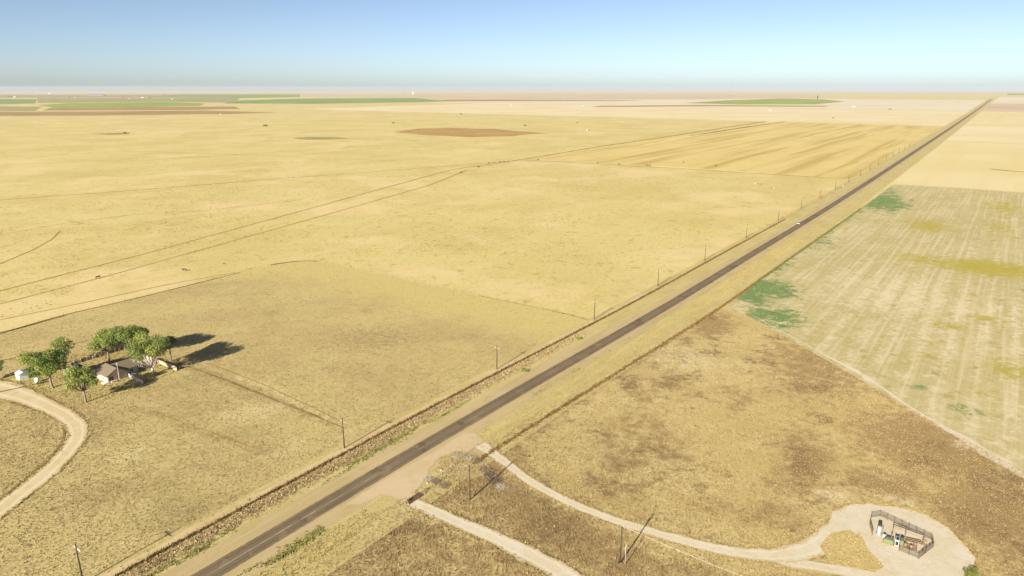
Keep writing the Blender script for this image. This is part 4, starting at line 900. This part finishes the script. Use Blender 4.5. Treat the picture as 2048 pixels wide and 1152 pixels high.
# ---- yard fences, wall, sheds
def board_fence(name, label, a, b, h, bw, mats, jit=0.12, miss=0.0, grp=None, seed=0, thick=0.05):
    a, b = np.array(a, float), np.array(b, float); L = np.linalg.norm(b - a); d = (b - a) / L; root = empty(name, (a[0], a[1], 0.06), math.atan2(d[1], d[0])); r_ = random.Random(seed)
    tag(root, label, 'fence' if 'wall' not in name else 'wall', grp); n = int(L / bw); base = MB().box(0, 0, 0, bw * 0.92, thick, 1.0).mesh('board')
    mes = []
    for m in mats: c = base.copy(); c.materials.append(m); mes.append(c)
    for k in range(n):
        if r_.random() < miss: continue
        o = bpy.data.objects.new('board', r_.choice(mes)); COL.objects.link(o); o.parent = root; o.location = ((k + 0.5) * bw, 0, -0.02); o.scale = (1, 1, h * r_.uniform(1 - jit, 1 + jit)); o.rotation_euler = (r_.uniform(-.05, .05), r_.uniform(-.04, .04), 0)
    for k in range(0, n + 1, 6): MB().box(k * bw, 0.09, -0.05, 0.12, 0.12, h * 1.02).build('post', post_m, root)
    return root
oldw = [plain('old_board_a', (0.15, 0.10, 0.07), .9), plain('old_board_b', (0.22, 0.13, 0.085), .9), plain('old_board_c', (0.38, 0.26, 0.19), .9), plain('old_board_d', (0.55, 0.46, 0.36), .9), plain('old_board_e', (0.075, 0.06, 0.05), .9)]
board_fence('board_fence', 'ragged reddish brown board fence behind the farmhouse', G(143, 731), G(262, 695), 1.5, 0.45, oldw, 0.3, 0.12, seed=3, thick=0.25)
greyw = [plain('grey_board_a', (0.36, 0.35, 0.31), .9), plain('grey_board_b', (0.44, 0.42, 0.37), .9), plain('grey_board_c', (0.28, 0.27, 0.24), .9)]
board_fence('board_fence', 'pale grey board fence running from the farmhouse gable towards the road', G(258, 755), G(288, 769), 1.7, 0.4, greyw, 0.05, seed=4, thick=0.06)
tanw = [plain('tan_board_a', (0.40, 0.33, 0.22), .9), plain('tan_board_b', (0.48, 0.40, 0.28), .9), plain('tan_board_c', (0.32, 0.26, 0.18), .9)]
board_fence('board_fence', 'tan board fence at the right end of the yard, casting a dark shadow', G(318, 727), G(354, 742), 1.7, 0.4, tanw, 0.06, seed=5, thick=0.06)
board_fence('board_fence', 'brown board fence at the back right of the yard', G(272, 708), G(318, 727), 1.5, 0.4, oldw[:4], 0.15, 0.05, seed=6, thick=0.1)
pw = plain('sheet_metal_white', (0.80, 0.80, 0.77), 0.5, var=0.04); pr_m = plain('pale_metal_roof', (0.62, 0.66, 0.70), 0.4, 0.4)
def shed(label, px, w_, d_, h_, rh, wall, roof, rz, name='shed', cat='shed', grp=None):
    p = G(*px); root = empty(name, (p[0], p[1], 0.06), rz); tag(root, label, cat, grp)
    MB().add([(-w_/2, -d_/2, 0), (w_/2, -d_/2, 0), (w_/2, d_/2, 0), (-w_/2, d_/2, 0), (-w_/2, -d_/2, h_), (w_/2, -d_/2, h_), (w_/2, d_/2, h_), (-w_/2, d_/2, h_), (-w_/2, 0, h_ + rh - .03), (w_/2, 0, h_ + rh - .03)], [(0, 1, 5, 4), (2, 3, 7, 6), (1, 2, 6, 9, 5), (3, 0, 4, 8, 7)]).build('wall', wall, root)
    o_ = 0.2
    for sg in (-1, 1):
        vs = [(-w_/2 - o_, sg * (d_/2 + o_), h_ - o_ * rh / (d_/2)), (w_/2 + o_, sg * (d_/2 + o_), h_ - o_ * rh / (d_/2)), (w_/2 + o_, 0, h_ + rh), (-w_/2 - o_, 0, h_ + rh)]
        if sg > 0: vs = vs[::-1]
        MB().add(vs + [(x, y, z + .08) for x, y, z in vs], [(3, 2, 1, 0), (4, 5, 6, 7)] + [(i, (i + 1) % 4, 4 + (i + 1) % 4, 4 + i) for i in range(4)]).build('roof_slope', roof, root)
    dm = max(0.9, w_ * 0.12); MB().box(0, -d_/2 - 0.04, 0, dm, 0.06, min(2.1, h_ * 0.8)).build('door', roof, root)
    return root
arz = math.atan2(SV[1], SV[0])
shed('small white metal shed with a pale roof left of the farmhouse', (45, 757), 3.4, 3.0, 2.4, 0.6, pw, pr_m, arz + math.pi / 2)
tk = empty('water_tank', (*G(75, 765), 0.06)); tag(tk, 'small white upright tank beside the broad dark green tree', 'tank')
MB().lathe([(0.75, 0), (0.78, 0.05), (0.78, 1.6), (0.6, 1.85), (0.2, 1.95)], 0, 0, 18).build('vessel', white_m, tk, True); MB().lathe([(0.22, 1.93), (0.22, 2.05), (0.02, 2.08)], 0, 0, 12).build('lid', insul_m, tk)
cp_ = empty('carport', (*G(150, 747), 0.06), arz); tag(cp_, 'dark flat roofed carport left of the farmhouse, behind the front tree', 'carport')
MB().box(0, 0, 2.5, 6.0, 5.2, 0.16).build('roof', plain('dark_slate_roof', (0.045, 0.05, 0.065), 0.6), cp_)
for x in (-2.8, 2.8):
    for y in (-2.4, 2.4): MB().box(x, y, 0, 0.14, 0.14, 2.5).build('post', trim_m, cp_)
MB().box(0, 2.5, 0, 6.0, 0.08, 2.45).build('back_wall', bluewall_m, cp_)
ac_ = empty('cooling_unit', (*G(268, 752), 0.06), arz); tag(ac_, 'light grey box beside the farmhouse gable wall', 'box'); MB().box(0, 0, 0, 1.1, 1.0, 1.0).build('casing', insul_m, ac_); MB().lathe([(0.35, 1.0), (0.35, 1.05), (0.02, 1.06)], 0, 0, 14).build('fan_grille', dk_m, ac_)
# ---- well site: pipe fence, vessel, engine skid, piping
A_, B_, C_, D_, E_ = G(1744, 1072), G(1742, 1037), G(1863, 1082), G(1837, 1119), G(1798, 1103)
pf = empty('pipe_fence', (*A_, 0.2)); tag(pf, 'rusty pipe fence with mesh panels around the well equipment on the pad', 'fence')
prust_m = plain('dark_rusty_pipe', (0.115, 0.075, 0.045), 0.8, var=0.3)
rel = lambda p: (p[0] - A_[0], p[1] - A_[1])
mesh_m = plain('galvanised_mesh', (0.15, 0.13, 0.095), 0.7)
ring = [rel(A_), rel(G(1739, 1050)), rel(B_), rel(G(1760, 1034)), rel(C_), rel(G(1866, 1096)), rel(D_), rel(E_)]
for a, b in zip(ring, ring[1:]):
    L = math.dist(a, b); n = max(1, round(L / 1.9)); ang = math.atan2(b[1] - a[1], b[0] - a[0])
    for k in range(n + 1):
        x, y = a[0] + (b[0] - a[0]) * k / n, a[1] + (b[1] - a[1]) * k / n
        if k < n or b == ring[-1]: MB().tube([(x, y, -0.1), (x, y, 1.5)], 0.09, 7).build('post', prust_m, pf, True)
        if k < n:
            x2, y2 = a[0] + (b[0] - a[0]) * (k + 1) / n, a[1] + (b[1] - a[1]) * (k + 1) / n; pn = MB()
            for z in (0.2, 0.5, 0.8, 1.1, 1.4): pn.tube([(x, y, z), (x2, y2, z)], 0.045, 4)
            for q in range(1, 7): t_ = q / 7; pn.tube([(x + (x2 - x) * t_, y + (y2 - y) * t_, 0.2), (x + (x2 - x) * t_, y + (y2 - y) * t_, 1.4)], 0.022, 4)
            pn.build('panel', mesh_m if (k + int(L)) % 3 else prust_m, pf)
ves = empty('separator_vessel', (*G(1757, 1070), 0.2)); tag(ves, 'white upright vessel with a dark top inside the pipe fence', 'tank')
MB().lathe([(0.42, 0), (0.46, 0.3), (0.46, 2.7), (0.34, 2.95), (0.1, 3.05)], 0, 0, 18).build('shell', insul_m, ves, True); MB().lathe([(0.5, 2.55), (0.5, 2.8), (0.36, 3.02), (0.1, 3.12)], 0, 0, 18).build('dark_cap', plain('dark_cap_paint', (0.03, 0.035, 0.045), 0.5), ves, True)
MB().lathe([(0.7, -0.05), (0.7, 0.35), (0.46, 0.45)], 0, 0, 18).build('skirt', plain('grey_skirt', (0.22, 0.24, 0.25), 0.6), ves, True); MB().tube([(0.4, 0, 2.0), (0.9, 0, 2.0), (0.9, 0, 0.1)], 0.06, 7).build('pipe', rust_m, ves); MB().tube([(0.0, 0.4, 1.2), (0, 0.9, 1.2), (0, 0.9, 0.0)], 0.06, 7).build('pipe', rust_m, ves)
skid_c = G(1786, 1090); skz = math.atan2(DV[1], DV[0]) + 0.05
green_m2 = plain('olive_green_paint', (0.125, 0.15, 0.075), 0.55, 0.3, var=0.12); gry_m = plain('light_grey_paint', (0.34, 0.37, 0.37), 0.5, 0.3); brz_m = plain('brown_steel', (0.21, 0.15, 0.085), 0.75, var=0.25); blk_m = plain('black_rubber', (0.02, 0.02, 0.022), 0.6)
sk = empty('engine_skid', (*skid_c, 0.2), skz); tag(sk, 'olive green engine skid with a grey radiator inside the pipe fence', 'engine')
MB().box(0, 0, 0, 4.6, 1.9, 0.25).build('base_frame', brz_m, sk); MB().box(-1.1, 0, 0.25, 2.2, 1.7, 1.05, 0, 0.97, 0.94).build('engine_cover', green_m2, sk)
MB().box(-1.1, -0.1, 1.31, 1.5, 0.9, 0.10).build('cover_hatch', green_m2, sk); MB().box(1.75, 0, 0.25, 0.8, 1.7, 1.9, 0, 0.9, 0.95).build('rear_box', green_m2, sk)
rad = MB().box(0.75, 0, 0.25, 0.9, 1.75, 1.75).build('radiator', gry_m, sk); MB().box(0.75, 0, 2.005, 0.6, 1.2, 0.03).build('fan_opening', blk_m, rad); MB().box(0.75, -0.89, 0.55, 0.62, 0.03, 1.1).build('grille', blk_m, rad)
MB().tube([(-0.6, 0.5, 1.25), (-0.6, 0.5, 2.3), (-0.3, 0.5, 2.5)], 0.08, 8).build('exhaust', rust_m, sk)
for x in (0.32, 1.18):
    MB().tube([(x, -0.82, 1.9), (x, -0.82, 2.25), (x, 0.82, 2.25), (x, 0.82, 1.9)], 0.05, 6).build('guard_rail', insul_m, sk)
gn = empty('pipe_gantry', (*G(1795, 1076), 0.2), skz); tag(gn, 'brown pipe gantry standing behind the green engine skid', 'gantry')
for x in (-1.2, 1.6):
    for y in (-0.45, 0.45): MB().tube([(x, y, -0.1), (x, y, 2.7)], 0.075, 7).build('leg', brz_m, gn)
for y in (-0.45, 0.45): MB().tube([(-1.3, y, 2.7), (5.6, y, 2.2 if y < 0 else 2.3)], 0.085, 7).build('beam', brz_m, gn)
for x in (-1.2, 0.2, 1.6): MB().tube([(x, -0.5, 2.7), (x, 0.5, 2.7)], 0.06, 6).build('crossbar', brz_m, gn)
ps = empty('pump_manifold', (*G(1818, 1098), 0.2), skz); tag(ps, 'brown tangle of pump pipes and valves near the right end of the pipe fence', 'pump')
MB().box(0, 0, 0, 3.4, 1.5, 0.22).build('base_frame', brz_m, ps); MB().lathe([(0.35, 0.2), (0.4, 0.4), (0.4, 1.0), (0.2, 1.2)], -0.9, 0, 12).build('pump_body', rust_m, ps, True); MB().lathe([(0.3, 0.2), (0.33, 0.5), (0.33, 0.9), (0.1, 1.05)], 0.4, 0.1, 12).build('motor', brz_m, ps, True)
for k, pts in enumerate((((-1.6, -0.6, 0.4), (1.6, -0.6, 0.4), (1.6, -0.6, 1.4)), ((-1.6, 0.6, 0.6), (1.4, 0.6, 0.6), (1.4, 0.6, 1.6)), ((-0.9, 0, 1.1), (-0.9, 0, 1.7), (1.0, 0, 1.7), (1.0, 0, 0.3)), ((-1.4, -0.6, 0.4), (-1.4, 0.6, 0.6)), ((0.9, -0.6, 0.4), (0.9, 0.6, 0.6)))): MB().tube(pts, 0.085, 7).build('pipe', rust_m if k % 2 else brz_m, ps)
for x, y in ((-0.2, -0.6), (0.8, 0.6)): MB().lathe([(0.02, 0.9), (0.2, 0.92), (0.2, 0.97), (0.02, 0.99)], x, y, 10).build('valve_wheel', rust_m, ps)
rk = empty('pipe_rack', (*G(1826, 1086), 0.2), skz + 0.15); tag(rk, 'brown pipe rack behind the pump manifold inside the pipe fence', 'pipes')
for k in range(5): MB().tube([(-2.2, -0.7 + 0.35 * k, 0.5 + 0.12 * (k % 2)), (2.6 - 0.3 * k, -0.7 + 0.35 * k, 0.5 + 0.12 * (k % 2))], 0.09, 7).build('pipe', (rust_m, brz_m, mesh_m)[k % 3], rk)
for x in (-1.8, 0, 1.8): MB().box(x, 0, 0, 0.12, 1.8, 0.42).build('support', brz_m, rk)
bx_ = empty('control_box', (*G(1768, 1080), 0.2), skz); tag(bx_, 'small pale control box between the white vessel and the green engine', 'box'); MB().box(0, 0, 0.5, 0.7, 0.4, 0.9).build('casing', gry_m, bx_); MB().box(0, -0.22, 0.6, 0.55, 0.03, 0.7).build('door', pw, bx_)
for x in (-.28, .28): MB().box(x, 0, 0, .08, .08, .5).build('leg', rust_m, bx_)
wh = empty('wellhead', (*G(1846, 1090), 0.2)); tag(wh, 'small brown wellhead with a flow line at the right end of the pipe fence', 'wellhead')
MB().lathe([(0.3, 0), (0.3, 0.25), (0.14, 0.3), (0.14, 0.8), (0.24, 0.85), (0.24, 1.0), (0.12, 1.05), (0.12, 1.7), (0.05, 1.85)], 0, 0, 12).build('casing_head', rust_m, wh, True); MB().tube([(0.1, 0, 0.9), (0.8, 0, 0.9), (0.8, -0.2, 0.15), (-1.6, -2.2, 0.15)], 0.07, 7).build('flow_line', brz_m, wh); MB().lathe([(0.02, 1.85), (0.25, 1.88), (0.25, 1.92), (0.02, 1.95)], 0, 0, 12).build('hand_wheel', rust_m, wh)

# ---- cattle
def cow_mesh():
    vs = [((0, 0, 1.08), .30), ((-.55, 0, 1.12), .33), ((-.95, 0, 1.10), .30), ((.5, 0, 1.05), .36), ((.9, 0, 1.08), .32), ((1.2, 0, 1.12), .20), ((1.45, 0, 1.02), .15), ((1.68, 0, .86), .10),
          ((-1.12, 0, 1.02), .07), ((-1.22, 0, .72), .03), ((-1.22, 0, .45), .045)]
    es = [(0, 1), (1, 2), (0, 3), (3, 4), (4, 5), (5, 6), (6, 7), (2, 8), (8, 9), (9, 10)]
    for sy in (-1, 1):
        i = len(vs); vs += [((.80, sy * .20, .82), .17), ((.80, sy * .20, .50), .085), ((.76, sy * .20, .25), .062), ((.78, sy * .20, .03), .072)]; es += [(4, i), (i, i + 1), (i + 1, i + 2), (i + 2, i + 3)]
        i = len(vs); vs += [((-.90, sy * .21, .85), .20), ((-.84, sy * .21, .62), .12), ((-1.0, sy * .21, .40), .075), ((-.95, sy * .21, .03), .075)]; es += [(2, i), (i, i + 1), (i + 1, i + 2), (i + 2, i + 3)]
        i = len(vs); vs += [((1.46, sy * .13, 1.12), .05), ((1.42, sy * .25, 1.10), .035)]; es += [(6, i), (i, i + 1)]
    me = bpy.data.meshes.new('c'); me.from_pydata([v for v, _ in vs], es, []); o = mk('c', me); m = o.modifiers.new('s', 'SKIN'); sv = me.skin_vertices[0].data
    for k, (_, rd) in enumerate(vs): sv[k].radius = (rd, rd * 1.0); sv[k].use_root = (k == 0)
    o.modifiers.new('u', 'SUBSURF').levels = 1
    dg = bpy.context.evaluated_depsgraph_get(); out = bpy.data.meshes.new_from_object(o.evaluated_get(dg)); bpy.data.objects.remove(o); out.name = 'cow'; return out
cow_me = cow_mesh(); cow_me.materials.append(plain('black_hide', (0.022, 0.018, 0.015), 0.7)); cow_me.polygons.foreach_set('use_smooth', [True] * len(cow_me.polygons))
cows = [((196, 557), 60, ''), ((369, 542), 175, ''), ((922, 346), 20, ''), ((978, 327), 200, ''), ((988, 326), 90, ''), ((1000, 325), 10, ''), ((1008, 325), 140, ''), ((1016, 325), 190, ''), ((957, 335), 30, ''), ((1076, 320), 170, ''), ((1195, 326.5), 30, ''), ((1238, 330), 180, ''), ((1294, 332), 5, ''), ((1300, 332.5), 170, ''), ((1367, 325.5), 50, ''), ((1432, 333), 185, ''), ((448, 529), 20, '')]
clab = ['black cow nearest the camera, on the lower pasture trail at far left', 'black cow just above the paddock fence, second nearest the camera', 'lone black cow below the meeting of the two trails', 'leftmost cow of the small group where the trails meet', 'second cow from the left in the small group where the trails meet', 'third cow from the left in the small group where the trails meet', 'fourth cow from the left in the small group where the trails meet', 'rightmost cow of the small group where the trails meet', 'cow on the trail just left of the small group', 'single black cow at the left corner of the striped field', 'first cow along the striped field edge, counted from the left corner', 'second cow along the striped field edge, counted from the left corner', 'left cow of the pair at the start of the pale lane', 'right cow of the pair at the start of the pale lane', 'black cow standing inside the striped field above the pale lane', 'dark cow inside the striped field, farthest right of the herd', 'small dark calf between the nearest cows and the paddock corner']
for (px, rot, _), lb in zip(cows, clab):
    o = bpy.data.objects.new('cow', cow_me); COL.objects.link(o); p = G(*px); o.location = (p[0], p[1], 0.05); o.rotation_euler = (0, 0, math.radians(rot)); k = 1.15 if px[1] > 500 else 1.3
    if px == (448, 529): k = 0.6
    o.scale = (k, k, k); tag(o, lb, 'cow', 'black cattle in the pasture')

# ---- white car on the road, heading towards the camera
def car(label, pos, rz, paint):
    root = empty('car', pos, rz); tag(root, label, 'car'); prof = [(-2.35, .45), (-2.3, .85), (-1.25, .98), (-1.15, 1.02), (1.9, 1.05), (2.25, .95), (2.35, .5), (2.2, .32), (-2.2, .32)]
    def ext(pr_, w_, nm, m, par, tp=1.0):
        n = len(pr_); mb = MB().add([(x, -w_/2 * (tp if z > 1.2 else 1), z) for x, z in pr_] + [(x, w_/2 * (tp if z > 1.2 else 1), z) for x, z in pr_], [tuple(range(n)), tuple(reversed(range(n, 2 * n)))] + [(i, n + i, n + (i + 1) % n, (i + 1) % n) for i in range(n)])
        return mb.build(nm, m, par)
    ext(prof, 1.85, 'body', paint, root); cb = ext([(-1.2, 1.0), (-.55, 1.58), (1.65, 1.62), (2.15, 1.03)], 1.72, 'cabin', glass_m, root, 0.84)
    ext([(-.55, 1.56), (-.5, 1.68), (1.6, 1.72), (1.7, 1.6)], 1.78, 'roof', paint, root, 0.86)
    for x in (-1.45, 1.45):
        for y in (-.86, .86):
            wl = MB().tube([(x, y - .11, .34), (x, y + .11, .34)], .34, 16).build('wheel', blk_m, root, False); MB().tube([(x, y - .12, .34), (x, y + .12, .34)], .19, 10).build('rim', gry_m, wl)
    for y in (-.65, .65): MB().box(-2.34, y, .62, .06, .34, .16).build('headlight', insul_m, root); MB().box(2.33, y, .7, .06, .28, .2).build('tail_light', rust_m, root)
    for y in (-.93, .93): MB().box(-.75, y * 1.06, 1.02, .16, .14, .12).build('mirror', paint, root)
    return root
cp = RD(684, -1.7); car('white car driving on the long straight road', (cp[0], cp[1], 0.2), math.atan2(SV[1], SV[0]), plain('white_car_paint', (0.36, 0.35, 0.34), 0.3, 0.5, var=0.02)).scale = (1.15, 1.15, 1.15)

# ---- troughs, tanks and feeders out in the pasture
def round_tank(label, px, rd, h_, m, cat='tank', grp=None):
    p = G(*px); root = empty('stock_tank', (p[0], p[1], 0.05)); tag(root, label, cat, grp)
    MB().lathe([(rd, 0), (rd * 1.03, 0.05), (rd, h_ * .95), (rd * 1.04, h_), (rd * .92, h_), (rd * .92, h_ * .8)], 0, 0, 20).build('wall', m, root, True); MB().lathe([(rd * .9, h_ * .78), (rd * .5, h_ * .8)], 0, 0, 20).build('water', plain('tank_water', (.05, .06, .06), .1, .5), root)
    return root
pale_conc = plain('pale_concrete_tank', (0.34, 0.29, 0.24), .9, var=.08)
round_tank('low round pale water tank in the pasture left of the road', (1511, 368), 2.0, 1.3, pale_conc, grp='stock tanks'); round_tank('darker stock tank touching the pale water tank in the pasture', (1521, 369), 1.3, 1.1, brz_m, grp='stock tanks'); round_tank('small tan trough below right of the round pale water tank', (1548, 376), 1.3, 0.8, pale_conc, 'trough', grp='stock tanks')
round_tank('round white tank far out in the pasture below the dry lake bed', (1175, 261), 4.2, 3.0, insul_m, grp='far white tanks'); round_tank('smaller tank left of the round white tank far out in the pasture', (1163, 262), 3.2, 1.6, pale_conc, grp='far white tanks')
shed('small white pump shed far left in the pasture', (441, 229), 6, 5, 3.2, 1, insul_m, insul_m, 0.3, 'pump_shed')
shed('small tan meter hut beside the left fence near the striped field', (1687, 373), 2.6, 2.2, 2.0, .6, plain('tan_hut', (.22, .18, .14), .8), brz_m, arz, 'meter_hut', 'hut')

# ---- far farms, trees and the water tower near the horizon
def far_tree(label, px, h, w_, seed, grp='far trees', cols=DGREENS):
    p = G(*px); root = empty('tree', (p[0], p[1], 0)); tag(root, label, 'tree', grp); r_ = random.Random(seed); k = [tuple(v * .8 for v in c) for c in cols]
    MB().tube([(0, 0, -.3), (0, 0, h * .45)], [h * .035, h * .025], 6).build('trunk', bark_m, root)
    bl = [(r_.uniform(-.33, .33) * w_, r_.uniform(-.33, .33) * w_, h * r_.uniform(.45, .75), w_ * r_.uniform(.16, .26)) for _ in range(8)]; sz = max(.5, h * .05)
    leaves('crown', bl, 14 * 8 / (sz * w_) + 3, sz, k, seed, root)
ft = [((16, 194), 'at the far left farm'), ((24, 194.5), 'just left of the far left white barn'), ((62, 192), 'by the dark green field'), ((138, 196), 'above the bright green field, left end'), ((246, 196.5), 'beside the far house above the bright green field'), ((300, 197), 'above the right half of the bright green field'), ((330, 190), 'on the far green strip'), ((210, 192), 'right of the long dark barn')]
for i, (px, wtxt) in enumerate(ft): far_tree('tiny dark tree %s near the horizon' % wtxt, px, 14, 22, 50 + i)
far_tree('lone dark tree at the far end of the striped field', (1666, 238.5), 9, 6, 70); far_tree('small dark bush left of the water tank far out in the pasture', (1155, 247), 6, 5, 71); far_tree('dark bush above the brown dry lake bed, left', (787, 247), 5, 9, 72); far_tree('dark bush far left of the brown dry lake bed', (530, 252.5), 4.5, 14, 73); far_tree('dark bush by the small dry lake far left', (250, 267), 3.5, 9, 74); far_tree('dark bush right above the brown dry lake bed', (1050, 252), 4, 8, 75); far_tree('dark bush left of the pale stubble field', (922, 229), 6, 12, 76)
grey_roof = plain('grey_metal_roof', (.085, .10, .13), .6); tan_wall = plain('tan_barn_wall', (.20, .18, .16), .8); far_white = plain('dusty_white_wall', (.36, .35, .33), .8)
for px, w_, d_, h_, rh, wm, rm, lb in (((192, 191), 220, 40, 10, 7, tan_wall, grey_roof, 'long dark roofed barn on the far left horizon'), ((30, 195), 30, 22, 7, 5, far_white, far_white, 'white barn at the far left below the horizon'), ((260, 197), 26, 16, 5, 4, far_white, grey_roof, 'small white farmhouse above the bright green field'), ((285, 196), 34, 14, 5, 4, far_white, far_white, 'long white barn right of the small white farmhouse'), ((150, 196.5), 22, 14, 5, 4, tan_wall, far_white, 'small tan barn left of the bright green field'), ((345, 199), 16, 10, 4, 3, far_white, far_white, 'tiny white shed above the right end of the bright green field'), ((100, 187.6), 60, 30, 10, 6, far_white, far_white, 'white building right on the left horizon'), ((1707, 214), 20, 10, 4, 2, far_white, far_white, 'small white shed beyond the striped field'), ((1780, 219.5), 16, 8, 3.5, 2, tan_wall, grey_roof, 'tiny grey shed left of the distant road'), ((1165, 212), 16, 9, 4, 2, far_white, tan_wall, 'tiny pale shed on the far pasture, middle of the photo'), ((1022, 210.5), 16, 9, 4, 2, far_white, tan_wall, 'tiny pale shed on the far pasture left of the middle one'), ((1540, 221), 14, 8, 3, 1.5, far_white, far_white, 'tiny white shed in the far stubble field')):
    shed(lb, px, w_, d_, h_, rh, wm, rm, 0.1, 'barn', 'barn', 'far farm buildings')
wt = empty('water_tower', (*G(826, 189.5), 0)); tag(wt, 'white water tower on the horizon left of centre', 'water tower')
MB().lathe([(5, 0), (3.2, 6), (3.0, 24), (4.5, 27)], 0, 0, 16).build('stem', white_m, wt, True); MB().lathe([(3, 26), (9, 29), (11, 33), (10.5, 37), (6, 41), (1, 42.5)], 0, 0, 20).build('tank', white_m, wt, True)
sil = empty('grain_silo', (*G(1635, 197.5), 0)); tag(sil, 'dark upright silo beside the far green field right of centre', 'silo'); MB().lathe([(5.5, 0), (5.5, 26), (4, 30), (.6, 33)], 0, 0, 14).build('shell', plain('dark_silo', (.07, .07, .075), .7), sil, True); MB().tube([(5.9, 0, 0), (5.9, 0, 30)], .6, 6).build('elevator_leg', grey_roof, sil)
